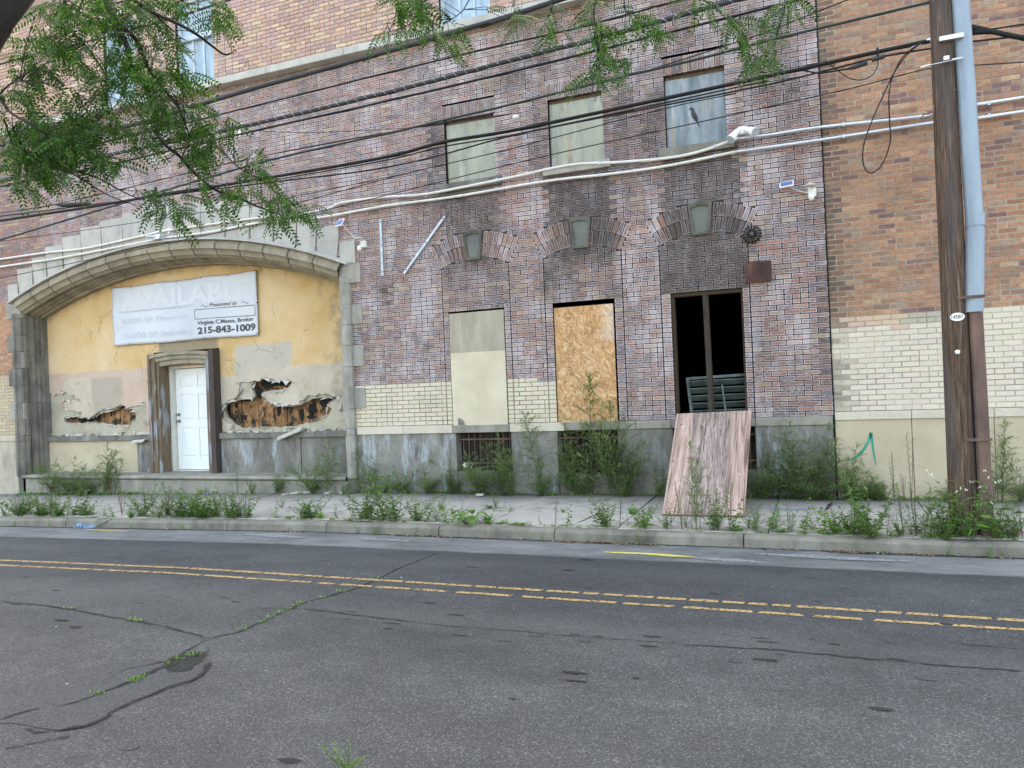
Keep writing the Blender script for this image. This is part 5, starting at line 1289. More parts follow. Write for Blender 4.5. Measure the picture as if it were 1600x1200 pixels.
# small white carton in the basement opening
p=W(728,727,.03); mb=MB(); mb.obox(p,(.035,0,.008),(0,.03,0),(-.004,0,.028)); mb.obox(p+Vector((-.005,-.01,.03)),(.03,0,.01),(0,.02,.01),(0,0,.002)); tag(mb.build('paper_cup',[M['white_pl']],bevel=.004),'crumpled white paper carton lodged in the left basement grating','litter')
mb=MB(); rn=random.Random(17)
for px,py,s in [(462,772,.09),(480,771,.07),(512,772,.04),(535,772,.05),(750,775,.07),(655,803,.04),(670,806,.03),(445,774,.03)]:
    c=GG(px,py); mb.obox(c+Vector((0,0,.02)),(s,rn.uniform(-.02,.02),.005),(rn.uniform(-.02,.02),s*.45,.004),(0,0,.012))
tag(mb.build('broken_slab_pieces',[M['plaster_chip']],bevel=.004),'flat pale broken plaster pieces lying along the foot of the step','rubble',kind='stuff')
# ------------------------------------------------------------ weeds
def leaf(mb,p,d,L,w,m=0,fold=.25,up=Vector((0,0,1)),droop=0):
    s=d.cross(up); s=s.normalized() if s.length>1e-3 else Vector((1,0,0)); n=s.cross(d).normalized()
    tip=p+d*L-Vector((0,0,droop*L)); md=p+d*L*.45
    mb.faces([p,md-s*w/2+n*w*fold,tip,md+s*w/2+n*w*fold],[(0,1,2),(0,2,3)],m)
def feathery(seed,stems=3,spread=.16,dens=1.,full=.5):
    rn=random.Random(seed); st=MB(); fo=MB()
    for s in range(stems):
        a=rn.uniform(0,6.28); h=rn.uniform(.45,.9) if s else 1.; ln=(rn.uniform(.35,1) if s else .15)*spread
        base=Vector((rn.uniform(-.06,.06),rn.uniform(-.03,.03),0)); out=Vector((math.cos(a),math.sin(a)*.7,0))
        P=[base+out*ln*(i/8)**1.3+Vector((rn.uniform(-.012,.012),0,h*(i/8)-.10*ln*(i/8)**2)) for i in range(9)]; st.tube(P,[.006*(1-i/10) for i in range(9)],5)
        def at(u):
            u=min(.999,u)*8; i=int(u); return P[i].lerp(P[i+1],u-i)
        nb=int(20*dens)
        for b in range(nb):
            u=.06+.92*(b+rn.random())/nb; p=at(u); an=b*2.4+rn.uniform(-.6,.6); el=rn.uniform(.15,1.25)
            d=Vector((math.cos(an),math.sin(an)*.8,el)).normalized(); L=full*h*rn.uniform(.35,1.0)*(math.sin((.12+.88*u)*math.pi)**.6*.55+.12)*(1.15-.4*u)
            q=p+d*L+Vector((0,0,-.18*L)); mid=p+d*L*.5+Vector((0,0,.06*L)); st.tube([p,mid,q],[.0026,.0018,.0008],3,cap=False)
            nl=max(4,int(L/.016))
            for k in range(nl):
                v=(k+1)/nl; c=(p.lerp(mid,v*2) if v<.5 else mid.lerp(q,v*2-1)); a2=k*2.4+an
                dd=(d*.9+Vector((math.cos(a2),math.sin(a2),rn.uniform(-.4,.5)))).normalized(); l=rn.uniform(.035,.075)*(1.25-v*.6)
                leaf(fo,c,dd,l,l*rn.uniform(.16,.28),fold=.15)
                if rn.random()<.35:
                    e=c+dd*l*.6
                    for j in(-1,1): leaf(fo,e,(dd+Vector((rn.uniform(-.8,.8),rn.uniform(-.8,.8),rn.uniform(-.5,.5)))).normalized(),l*.55,l*.12)
        for k in range(12):
            u=.9+.1*k/12; leaf(fo,at(u),Vector((rn.uniform(-1,1),rn.uniform(-1,1),1.2)).normalized(),.05,.011)
    return st,fo
def leafy(seed,stems=4,spread=.3,ll=.07,lw=.026,n=16,bush=0.):
    rn=random.Random(seed); st=MB(); fo=MB()
    for s in range(stems):
        a=rn.uniform(0,6.28); h=rn.uniform(.45,1.) if s else 1.; ln=rn.uniform(.2,1)*spread
        base=Vector((rn.uniform(-.06,.06),rn.uniform(-.04,.04),0)); top=base+Vector((math.cos(a)*ln,math.sin(a)*ln,h))
        P=[base.lerp(top,i/6)+Vector((0,0,-.05*math.sin(i/6*3.14)*ln)) for i in range(7)]; st.tube(P,[.007*(1-i/8) for i in range(7)],4)
        for k in range(n):
            u=.08+.92*(k+.5)/n; p=base.lerp(top,u); a2=k*2.4+rn.uniform(-.3,.3); d=Vector((math.cos(a2),math.sin(a2),rn.uniform(.0,.8))).normalized()
            L=ll*rn.uniform(.6,1.2)*(1.15-.6*u); q=p+d*L*.4
            leaf(fo,p,d,L*1.3,lw*rn.uniform(.7,1.2)*(1.1-.4*u),droop=rn.uniform(0,.35))
            if rn.random()<.6:
                for j in range(3): dd=Vector((rn.uniform(-1,1),rn.uniform(-1,1),rn.uniform(.1,.9))).normalized(); leaf(fo,q,dd,L*.6,lw*.6)
    return st,fo
def stalky(seed,stems=2):
    rn=random.Random(seed); st=MB(); fo=MB()
    for s in range(stems):
        a=rn.uniform(0,6.28); top=Vector((math.cos(a)*.1,math.sin(a)*.08,rn.uniform(.75,1.) if s else 1.)); st.tube([Vector((0,0,0)),top*.5+Vector((.01,0,0)),top],[.005,.004,.002],4)
        for k in range(22):
            u=.1+.9*k/22; p=top*u; a2=k*2.4; d=Vector((math.cos(a2),math.sin(a2),rn.uniform(.2,.8))).normalized(); leaf(fo,p,d,rn.uniform(.03,.06)*(1.2-u*.6),.012)
            if u>.45:
                q=p+d*.07; st.tube([p,q],[.0015,.001],3,cap=False)
                for j in range(5): leaf(fo,p.lerp(q,j/4),Vector((rn.uniform(-1,1),rn.uniform(-1,1),.6)).normalized(),.018,.007)
    return st,fo
def rosette(seed,n=14,L=1.,w=.16,up=1.2):
    rn=random.Random(seed); st=MB(); fo=MB()
    st.tube([Vector((0,0,-.01)),Vector((0,0,.04))],[.02,.012],6)
    for k in range(n):
        a=k*2.4; el=rn.uniform(.3,up); d=Vector((math.cos(a),math.sin(a),el)).normalized(); l=L*rn.uniform(.6,1.)
        P=[Vector((0,0,.01))+d*l*u-Vector((0,0,.35*l*u*u)) for u in(0,.25,.5,.75,1)]; ww=[.02,.8,1,.7,.03]; s=d.cross(Vector((0,0,1))).normalized()
        for i in range(4):
            fo.faces([P[i]-s*w*ww[i]*.5,P[i+1]-s*w*ww[i+1]*.5,P[i+1]+s*w*ww[i+1]*.5,P[i]+s*w*ww[i]*.5],[(0,1,2,3)])
    return st,fo
def grass(seed,n=40,up=2.2):
    rn=random.Random(seed); st=MB(); fo=MB(); st.tube([Vector((0,0,-.01)),Vector((0,0,.03))],[.02,.01],5)
    for k in range(n):
        a=rn.uniform(0,6.28); d=Vector((math.cos(a),math.sin(a),rn.uniform(.7,up))).normalized(); l=rn.uniform(.5,1); p=Vector((rn.uniform(-.1,.1),rn.uniform(-.1,.1),0)); s=d.cross(Vector((0,0,1))).normalized()*.016
        m=p+d*l*.55; t=p+d*l+Vector((0,0,-.22*l)); fo.faces([p-s,p+s,m+s*.8,m-s*.8,t],[(0,1,2,3),(3,2,4)])
    return st,fo
def burdock(seed):
    rn=random.Random(seed); st=MB(); fo=MB(); 
    for k in range(11):
        a=k*2.4; el=rn.uniform(.5,1.6); d=Vector((math.cos(a),math.sin(a),el)).normalized(); l=rn.uniform(.35,.75); q=d*l; st.tube([Vector((0,0,0)),q*.5+Vector((0,0,.03)),q],[.018,.014,.01],5)
        h=Vector((d.x,d.y,-.35)).normalized(); s=h.cross(Vector((0,0,1))).normalized(); L=rn.uniform(.35,.62); w=L*.75
        rows=[(0,.25),(.12,.8),(.35,1),(.6,.85),(.82,.5),(1,.03)]
        P=[(q+h*L*(u-.1)+Vector((0,0,.08*math.sin(u*3.1))),w*ww*.5) for u,ww in rows]
        for (p1,w1),(p2,w2) in zip(P,P[1:]):
            for sg in(-1,1): fo.faces([p1,p2,p2+s*sg*w2+Vector((0,0,w2*.22+rn.uniform(-.02,.02))),p1+s*sg*w1+Vector((0,0,w1*.22))],[(0,1,2,3)])
    return st,fo
PROT={}
def proto(key,fn,leafm,stemm='stem'):
    st,fo=fn; PROT[key]=(st.mesh('stem',[M[stemm]]),fo.mesh('foliage',[M[leafm]]))
for i in range(3): proto(('feather',i),feathery(10+i,stems=4+i,spread=.45,full=.75),'leaf_feather')
proto(('feather',3),feathery(17,stems=8,spread=.8,dens=.8,full=.85),'leaf_feather')
proto(('tall',0),feathery(31,stems=1,spread=.25,dens=1.8,full=.55),'leaf_feather')
proto(('tall',1),feathery(32,stems=2,spread=.4,dens=1.4,full=.6),'leaf_feather')
proto(('bush',0),feathery(41,stems=13,spread=1.25,dens=.8,full=.9),'leaf_weed')
proto(('bush',1),feathery(42,stems=12,spread=1.15,dens=.8,full=.9),'leaf_feather')
for i in range(4): proto(('leafy',i),leafy(50+i,stems=7+i,spread=.65,ll=.115,lw=.038,n=18),'leaf_weed')
proto(('smart',0),leafy(61,stems=7,spread=.45,ll=.19,lw=.036,n=12),'leaf_weed')
proto(('sprig',0),leafy(71,stems=2,spread=.3,ll=.22,lw=.09,n=10),'leaf_weed')
proto(('sprig',1),leafy(72,stems=3,spread=.4,ll=.22,lw=.08,n=9),'leaf_bright')
for i in range(2): proto(('stalk',i),stalky(80+i,stems=2+i),'leaf_feather','stem_brown')
proto(('dry',0),stalky(85,stems=4),'leaf_dry','stem_brown'); proto(('fine',0),feathery(47,stems=5,spread=.7,dens=.6,full=.6),'leaf_weed'); proto(('rosette',0),rosette(90),'leaf_weed'); proto(('rosette',1),rosette(91,n=18,w=.10,up=2.6),'leaf_weed')
proto(('grass',0),grass(95),'leaf_bright'); proto(('grass',1),grass(96,n=60,up=3),'leaf_weed')
proto(('burdock',0),burdock(99),'leaf_weed')
wr=random.Random(77)
NAMES={'feather':('feathery_weed','weed'),'tall':('feathery_weed','weed'),'bush':('bushy_weed','weed'),'leafy':('leafy_weed','weed'),'smart':('smartweed','weed'),'sprig':('weed_sprig','weed'),'stalk':('seed_stalk_weed','weed'),'dry':('dry_weed','weed'),'fine':('feathery_weed','weed'),'rosette':('dock_plant','weed'),'grass':('grass_tuft','grass tuft'),'burdock':('burdock','weed')}
def weed(kind,px,y,h,label,lean=(0,0),group='weeds growing out of the sidewalk',wd=1.):
    if kind=='tree': return
    py=771 if y>-.6 else 800+.03*px
    for _ in range(6):
        x=W(px,py,y).x; z=gz(x,y); v=Vector((x,y,z))-CAM; py=600+F*(Vector((0,0,0))+v).dot(Vector((ray(800,601)-ray(800,600))))/v.dot(ray(800,600)/F)*1.0
    nm,cat=NAMES[kind[0]]; t=thing(nm,label,cat,(x,y,z-.01),group)
    t.rotation_euler=(lean[1],lean[0],wr.uniform(0,6.28) if lean==(0,0) else 0); s=h; t.scale=(s*wr.uniform(.85,1.15)*wd,s*wr.uniform(.85,1.15)*wd,s)
    for m in PROT[kind]:
        o=bpy.data.objects.new(m.name,m); COL.objects.link(o); o.parent=t
    return t
wallw=[
 (('bush',1),22,.40,.55,'low bushy weed at the far left foot of the wall'),(('leafy',0),62,.15,.70,'climbing broad-leaved weed against the left stone jamb'),
 (('bush',0),112,-.12,.75,'wide bright bushy weed under the beige panel left of the door'),(('feather',3),85,-.16,.72,'feathery weed between the stone jamb and the wide bush'),
 (('bush',1),140,-.10,.55,'dark spreading weed in the middle of the bed left of the door'),(('feather',1),165,-.10,1.0,'tall twin-topped feathery weed left of the door, reaching above the ledge'),(('tall',1),182,-.08,.85,'slim feathery weed nearest the left side of the door'),
 (('grass',0),313,-.12,.22,'yellowish grass tuft at the door step'),(('stalk',0),371,-.12,.85,'thin wispy stalk in front of the grey panel right of the door'),
 (('leafy',1),395,-.16,.33,'low leafy weed at the step right of the thin stalk'),(('feather',3),432,-.12,.50,'dark rounded feathery weed at the step under the torn plaster'),
 (('bush',0),490,-.12,.62,'bright green feathery bush at the right end of the step'),(('tall',1),515,-.1,.95,'pale upright feathery weed rising before the dark end panel'),
 (('tall',0),560,-.14,.75,'slender feathery weed at the foot of the right stone jamb'),(('feather',0),580,-.15,.62,'feathery weed just right of the stone jamb on the sidewalk'),
 (('bush',0),625,-.14,.48,'yellow-green bushy weed under the streaked plinth'),(('bush',1),668,-.14,.50,'blue-green bushy weed left of the first basement grating'),(('feather',2),705,-.12,.52,'shadowy feathery weed at the left corner of the first grating'),
 (('bush',1),752,-.12,.80,'big feathery weed filling the first basement grating'),(('feather',2),782,-.14,.92,'tall feathery weed in front of the beige board, right side'),(('feather',3),800,-.2,.62,'dense weed at the pier right of the first grating'),
 (('tall',0),856,-.12,1.28,'tall weed leaning left before the pier between the gratings',),(('bush',1),846,-.18,.38,'low spreading weed under the leaning tall one'),
 (('feather',1),893,-.1,1.05,'dark dense weed at the left of the strand board'),(('bush',1),905,-.1,.72,'bushy weed covering the second basement grating'),(('tall',0),930,-.1,1.75,'tallest feathery weed, reaching halfway up the orange strand board'),
 (('feather',0),958,-.12,1.35,'tall feathery weed at the right edge of the strand board'),(('feather',2),978,-.12,1.15,'broad feathery weed against the brick pier right of the strand board'),(('leafy',2),975,-.2,.38,'leafy weed at the foot of the grey pier'),
 (('leafy',0),1032,-.1,.55,'leafy weed in the shadow left of the leaning plywood'),(('bush',1),1190,-.14,.62,'bushy weed just right of the leaning plywood'),
 (('feather',3),1222,-.12,.95,'tall feathery weed before the stained plinth, left one'),(('feather',1),1248,-.12,1.02,'tall feathery weed in the middle of the stained plinth'),(('feather',0),1268,-.12,.80,'bright feathery weed right of the middle of the stained plinth'),
 (('tall',1),1297,-.12,.98,'feathery weed growing over the joint between the buildings'),(('feather',2),1318,-.15,.75,'pale weed leaning right past the joint'),(('grass',1),1345,-.14,.28,'grass clump below the teal paint stroke'),
 (('leafy',1),1378,-.14,.4,'leafy weed to the right of the teal paint stroke'),(('stalk',1),1398,-.2,.62,'wispy stalk between the teal stroke and the pole'),(('stalk',0),1424,-.18,.85,'taller wispy stalk at the vertical plinth crack'),
 (('tall',1),1572,-.12,.98,'fir-shaped feathery weed right of the pole'),(('bush',1),1594,-.12,.45,'bushy weed at the right edge of the photo by the wall')]
for w in wallw:
    lean=(0,0)
    if 'leaning left' in w[4]: lean=(-.24,0)
    if 'leaning right' in w[4]: lean=(.3,0)
    weed(w[0],w[1],w[2],w[3],w[4],lean,group='weeds along the foot of the walls',wd=.95)
curbw=[(('leafy',0),8,.28,'low weed at the left edge of the kerb'),(('leafy',1),35,.30,'second leafy weed of the left kerb clump'),(('leafy',2),62,.38,'leafy weed with reddish tops in the left kerb clump'),(('leafy',3),92,.40,'taller leafy weed in the middle of the left kerb clump'),
 (('leafy',0),115,.36,'leafy weed right of the middle of the left kerb clump'),(('stalk',0),142,.32,'last weed at the right end of the left kerb clump'),(('sprig',1),165,.16,'lone sprig on the kerb beside the blue mark'),(('sprig',0),178,.20,'upright sprig between the blue mark and the grassy clump'),
 (('grass',1),205,.24,'long-bladed grass clump on the kerb left of the door'),(('leafy',3),225,.50,'large bright leafy weed before the door'),(('leafy',1),248,.36,'leafy weed on the right of the large one before the door'),
 (('leafy',2),285,.36,'dark leafy weed on the kerb under the door'),(('leafy',3),308,.42,'bushy leafy weed on the kerb right of the door'),(('leafy',0),335,.42,'second bushy weed right of the door'),(('leafy',1),362,.52,'tallest weed of the kerb clump right of the door'),(('leafy',2),385,.42,'last spreading weed of the clump right of the door'),
 (('sprig',1),430,.24,'bright sprig in the sidewalk gap'),(('rosette',0),452,.14,'flat weed on the kerb before the torn plaster'),(('sprig',1),478,.28,'bright twin sprig on the kerb'),(('grass',0),500,.24,'yellow-green grass clump on the kerb'),(('sprig',0),528,.20,'small sprig right of the yellow-green grass'),
 (('leafy',3),572,.60,'tall leafy kerb weed before the right stone jamb'),(('leafy',0),598,.66,'tallest leafy kerb weed right of the stone jamb'),(('leafy',2),622,.50,'leafy kerb weed before the streaked plinth'),(('leafy',1),650,.34,'short leafy kerb weed left of the kerb joint'),(('sprig',0),668,.28,'sprig at the kerb joint'),
 (('sprig',1),697,.30,'thin sprig just left of the burdock'),(('rosette',1),762,.24,'long-leaved dock beside the burdock'),(('rosette',0),785,.16,'flat dock right of the long-leaved one'),(('rosette',0),808,.13,'small flat rosette right of the docks'),(('sprig',0),846,.14,'tiny sprig near the sidewalk crack'),
 (('stalk',1),868,.36,'wiry weed at the left side of the sidewalk crack'),(('sprig',0),884,.24,'sprig on the kerb right of the crack'),(('leafy',1),948,.42,'open leafy weed left of the plywood'),(('stalk',0),968,.50,'upright wiry weed left of the plywood'),(('sprig',1),1004,.30,'bright sprig near the plywood corner'),
 (('leafy',0),1040,.34,'leafy weed at the left foot of the plywood'),(('stalk',1),1066,.55,'wiry weed before the left half of the plywood'),(('tall',1),1086,.98,'tall dark feathery weed standing before the plywood'),(('leafy',2),1112,.50,'leafy weed before the middle of the plywood'),(('stalk',0),1140,.55,'wiry weed before the right half of the plywood'),(('rosette',0),1150,.2,'flat dock before the plywood'),
 (('sprig',0),1208,.34,'sprig right of the plywood on the kerb'),(('stalk',0),1232,.36,'twin wiry sprig before the blue sidewalk line'),(('rosette',0),1222,.17,'flat dock before the blue sidewalk line'),(('sprig',0),1258,.28,'small upright sprig on the kerb past the dock'),(('sprig',1),1289,.38,'bright branching sprig at the slab joint'),
 (('rosette',1),1330,.32,'upright dark dock below the teal stroke'),(('leafy',3),1360,.66,'big leafy weed hanging over the kerb below the teal stroke'),(('leafy',1),1352,.38,'low leafy weed at the foot of the big one over the kerb'),(('stalk',1),1412,.55,'wiry weed left of the pole'),(('stalk',0),1432,.60,'second wiry weed left of the pole'),
 (('fine',0),1455,.50,'leafy weed close to the left of the pole'),(('smart',0),1474,.55,'flowering weed touching the left of the pole'),(('leafy',2),1480,.30,'heart-leaved weed hanging over the kerb at the pole'),(('smart',0),1520,.60,'white-budded smartweed in front of the pole foot'),(('smart',0),1556,.55,'flowering weed right of the pole'),(('fine',0),1584,.40,'leafy weed on the red mark right of the pole'),(('stalk',1),1598,.4,'wiry weed at the right edge of the photo')]
for k,px,h,lb in curbw: weed(k,px,-2.36 if 'hanging' in lb else (-2.38 if 'front of the pole' in lb else wr.uniform(-2.27,-2.2)),h,lb,group='weeds along the kerb',wd=1.1 if k[0]!='tall' else .7)
weed(('burdock',0),728,-2.3,.30,'broad-leaved burdock drooping over the kerb',group='weeds along the kerb',wd=1.1)
midw=[(('leafy',1),440,-1.43,.18),(('sprig',1),490,-1.43,.16),(('leafy',0),690,-1.43,.24),(('leafy',2),668,-1.43,.20),(('sprig',0),720,-1.43,.14),(('rosette',0),765,-1.2,.17),(('leafy',1),775,-1.1,.2),(('sprig',0),797,-1.43,.12),(('grass',0),880,-1.43,.14),(('sprig',1),925,-1.43,.12),(('grass',1),988,-1.43,.2),(('sprig',0),1012,-1.43,.12),(('sprig',0),1213,-1.43,.10),(('sprig',1),1330,-1.43,.16),(('sprig',0),1350,-1.43,.14),(('sprig',0),1240,-1.43,.1)]
for k,px,y,h in midw: weed(k,px,y,h,'small weed sprouting from the long joint in the middle of the sidewalk',group='small weeds in the sidewalk joint')
xr=random.Random(404)
for i in range(118):
    px=xr.choice([xr.uniform(0,155),xr.uniform(0,155),xr.uniform(195,400),xr.uniform(260,400),xr.uniform(400,560),xr.uniform(560,700),xr.uniform(930,1170),xr.uniform(1170,1600),xr.uniform(1300,1600),xr.uniform(0,1600)])
    weed((('leafy',xr.randrange(4)),('sprig',xr.randrange(2)),('stalk',xr.randrange(2)),('fine',0),('dry',0),('fine',0))[xr.randrange(6)],px,xr.uniform(-2.29,-2.05),xr.uniform(.16,.42)*(1.1 if px<700 else .9),'small weed in the ragged strip behind the kerb',group='small weeds behind the kerb',wd=1.55 if px<700 else 1.2)
for i in range(34):
    px=xr.choice([xr.uniform(560,1020),xr.uniform(1180,1330),xr.uniform(60,200),xr.uniform(380,545),xr.uniform(1330,1600)]); y=-.22 if px<545 else -.1
    weed((('bush',1),('feather',3),('leafy',xr.randrange(4)),('dry',0))[xr.randrange(4)],px,y+xr.uniform(-.08,.0),xr.uniform(.18,.42),'low scruffy weed at the foot of the walls',group='low weeds at the wall foot',wd=1.2)
# gutter sprouts: drooping small ones at the road edge
for px,h in [(560,.10),(585,.12),(648,.16),(850,.12),(1000,.16),(450,.08),(1547,.14),(1566,.08),(1480,.14),(80,.14),(20,.12),(283,.12),(205,.1)]: weed(('sprig',px%2),px,-2.50,h,'small sprout growing in the gutter at the foot of the kerb',group='sprouts in the gutter')
# flowers on smartweed
fl=MB(); rn=random.Random(3)
for px,py in [(1540,735),(1518,753),(1500,763),(1508,765),(1494,768),(1511,767),(1454,740),(1448,735),(1536,737),(1543,746),(1531,760),(1562,752),(1549,785),(1590,750),(1556,753),(1458,745)]:
    p=W(px,py,-2.42)
    for k in range(3): ell(fl,p+Vector((rn.uniform(-.012,.012),0,rn.uniform(-.01,.01))),(.005,0,0),(0,.005,0),(0,0,.006),n=3)
tag(fl.build('white_flower_buds',[M['flower']]),'tiny white buds of the flowering weeds round the pole foot','flowers',kind='stuff')
# foreground weed at the bottom edge
g=GG(552,1200); t=thing('leafy_weed','dark green leaf cluster poking in at the bottom edge of the road','weed',(g.x,g.y-.05,g.z-.01)); t.scale=(.20,.20,.17)
for m in PROT[('leafy',3)]:
    o=bpy.data.objects.new(m.name,m); COL.objects.link(o); o.parent=t
# low ground cover
mb=MB(); rn=random.Random(55)
def tuftlet(x,y,s):
    z=gz(x,y)
    for k in range(rn.randint(4,9)):
        a=rn.uniform(0,6.28); leaf(mb,Vector((x+rn.gauss(0,.02),y+rn.gauss(0,.015),z)),Vector((math.cos(a),math.sin(a),rn.uniform(.3,1.6))).normalized(),s*rn.uniform(.5,1.2),s*.3,rn.choice([0,0,1]))
for _ in range(420):
    x=rn.uniform(-16,3.2)
    if ns(x,0,.9,3)>-.12: tuftlet(x,rn.uniform(-2.31,-2.24),rn.uniform(.02,.055))
for _ in range(520):
    x=rn.uniform(-7.2,3.2); 
    if ns(x,0,1.3,8)>-.25: tuftlet(x,-.02-abs(rn.gauss(0,.06)),rn.uniform(.02,.07))
for _ in range(260):
    x=rn.uniform(-15,-7.3); tuftlet(x,-.1-abs(rn.gauss(0,.05)),rn.uniform(.02,.06)*(1.6 if x<-11.8 else .6))
for _ in range(120):
    x=rn.uniform(-12,3.2)
    if ns(x,0,1.1,5)>.05: tuftlet(x,-1.433+rn.gauss(0,.015),rn.uniform(.015,.04))
for px,py in [(533,926),(408,973),(440,958),(452,952),(470,944),(300,1026),(273,1031),(305,1025),(262,1038),(205,1066),(212,1063),(222,1060),(208,970),(214,971),(592,904),(152,1086),(110,952),(208,1064),(425,966),(462,948),(500,935),(380,985)]:
    g=GG(px,py)
    for k in range(10): leaf(mb,Vector((g.x+rn.gauss(0,.03),g.y+rn.gauss(0,.012),g.z+.004)),Vector((rn.uniform(-1,1),rn.uniform(-1,1),.9)).normalized(),rn.uniform(.015,.04),.008,1)
tag(mb.build('ground_cover',[M['leaf_weed'],M['leaf_bright']]),'low green ground cover and moss filling sidewalk joints, wall foot and road cracks','ground cover',kind='stuff')
# ------------------------------------------------------------ street tree in front, upper left
def ID(px,py,d): r=ray(px,py)/F; return CAM+r*d
TP=ID(-420,700,2.9); TP.z=gz(TP.x,TP.y)
TR_=thing('locust_tree','dark-limbed locust tree with feathery green leaves hanging in from the upper left','tree',TP)
fk=Vector((-3.0,-9.15,3.0)); L1=ID(-46,110,2.6); L2=ID(36,-70,2.7)
mb=MB(); mb.tube(spl([TP-Vector((0,0,.2)),TP+Vector((.02,0,.5)),TP+Vector((.0,.05,1.2)),L1-Vector((.27,0,.42)),L1-Vector((.02,0,0)),L2,ID(90,-330,3.0),ID(240,-800,4.0)],6),[.19]*7+[.165]*6+[.14]*6+[.085]*6+[.068]*6+[.062]*6+[.055]*6,36)
mb.v=[tuple(Vector(v)*1.0+Vector((noise.noise(Vector(v)*7),noise.noise(Vector(v)*7+Vector((9,0,0))),0))*.028) for v in mb.v]
mb.build('trunk',[M['bark']],TR_,smooth=True)
root=ID(240,-800,4.0); lr=random.Random(101)
br=MB(); 
c3=lambda l:[(x/3,y/3) for x,y in l]
BR_=[(c3([(430,-260),(480,-60),(500,0),(560,110),(640,190),(690,310),(760,410),(830,490),(860,560),(890,640)]),5.4,.016),(c3([(430,-260),(500,20),(540,90),(600,230),(610,300),(680,400),(720,530),(740,620),(775,680),(850,740),(910,810),(1010,890),(1120,930),(1200,965),(1320,1010)]),5.6,.018),
 (c3([(480,-120),(620,0),(720,60),(830,110),(920,160),(1000,220),(1050,255),(1090,245)]),5.2,.013),(c3([(350,-260),(300,40),(330,130),(400,210),(450,280),(500,380),(480,520),(450,590)]),5.9,.009),(c3([(-100,300),(0,450),(40,520),(120,570),(200,620),(230,660)]),5.0,.010),
 (c3([(60,600),(130,720),(230,780),(330,810),(430,870),(520,920),(640,965)]),5.3,.007),(c3([(330,790),(470,840),(560,890),(650,930),(760,950)]),5.4,.006),(c3([(775,660),(900,640),(1020,690),(1100,770),(1160,810),(1210,830)]),5.7,.006),(c3([(-60,500),(40,400),(90,380),(150,400)]),5.0,.006),
 (c3([(500,10),(300,-20),(380,40),(440,110)]),5.5,.006),(c3([(690,310),(620,350),(560,470),(500,540)]),5.5,.006),(c3([(20,560),(60,680),(110,760),(130,860)]),5.1,.005),(c3([(720,60),(760,100),(830,160),(850,180)]),5.2,.006),(c3([(800,-60),(870,20),(920,80),(980,130)]),5.3,.006),
 ([(700,-160),(760,-60),(745,-15),(733,0),(720,20),(693,38)],5.3,.006),([(620,-160),(650,-60),(648,0),(664,38),(690,58)],5.6,.006),([(780,-120),(800,-40),(803,20)],5.4,.005),([(850,-120),(865,-30),(862,20)],5.3,.005),([(900,-120),(935,-40),(928,20),(935,70),(930,120)],5.5,.007),([(990,-100),(975,0),(985,25),(1000,45),(1020,60)],5.5,.005),([(1050,-100),(1080,-20),(1120,15),(1150,45),(1170,70),(1185,100)],5.6,.006),([(1200,-80),(1225,-10),(1222,20)],5.4,.005),([(1225,20),(1215,50),(1210,80)],5.4,.004),([(600,-80),(620,10),(605,55)],5.5,.004)]
allp=[]
for pts,d,r in BR_:
    r*=1.25; P=spl([ID(x,y,d+.15*math.sin(i*1.3)) for i,(x,y) in enumerate(pts)],4); n=len(P); br.tube(P,[r*(1-.75*i/n) for i in range(n)],6); allp+=[(p,q) for p,q in zip(P,P[1:])]
    if d and pts[0][1]<-20: br.tube([root+Vector((lr.uniform(-.3,.3),lr.uniform(-.3,.3),0)),root.lerp(P[0],.5)+Vector((0,0,.3)),P[0]],[r*1.8,r*1.4,r],6)
lf=MB()
def compound(p,d,L):
    """pinnate locust leaf: rachis with paired leaflets"""
    d=d.normalized(); up=Vector((lr.uniform(-.9,.9),lr.uniform(-1.3,.1),lr.uniform(-.1,1))).normalized(); s=d.cross(up)
    s=s.normalized() if s.length>.01 else Vector((1,0,0)); n=9; prev=p
    for k in range(n):
        u=(k+1)/n; c=p+d*L*u-Vector((0,0,L*.2*u*u)); 
        sz_=L*.225*(1-.35*abs(u-.5))
        for sg in(-1,1):
            dd=(s*sg+d*.35+Vector((0,0,-.25))).normalized(); w=(d-Vector((0,0,.35))).normalized()*sz_*.48
            m=c+dd*sz_*.5; lf.faces([c,m+w*.5,c+dd*sz_,m-w*.5],[(0,1,2,3)])
        prev=c
    e=p+d*L-Vector((0,0,L*.2)); lf.faces([p,p.lerp(e,.5)+Vector((.0015,0,L*.05)),e,p.lerp(e,.5)+Vector((-.0015,0,L*.05-.002))],[(0,1,2,3)])
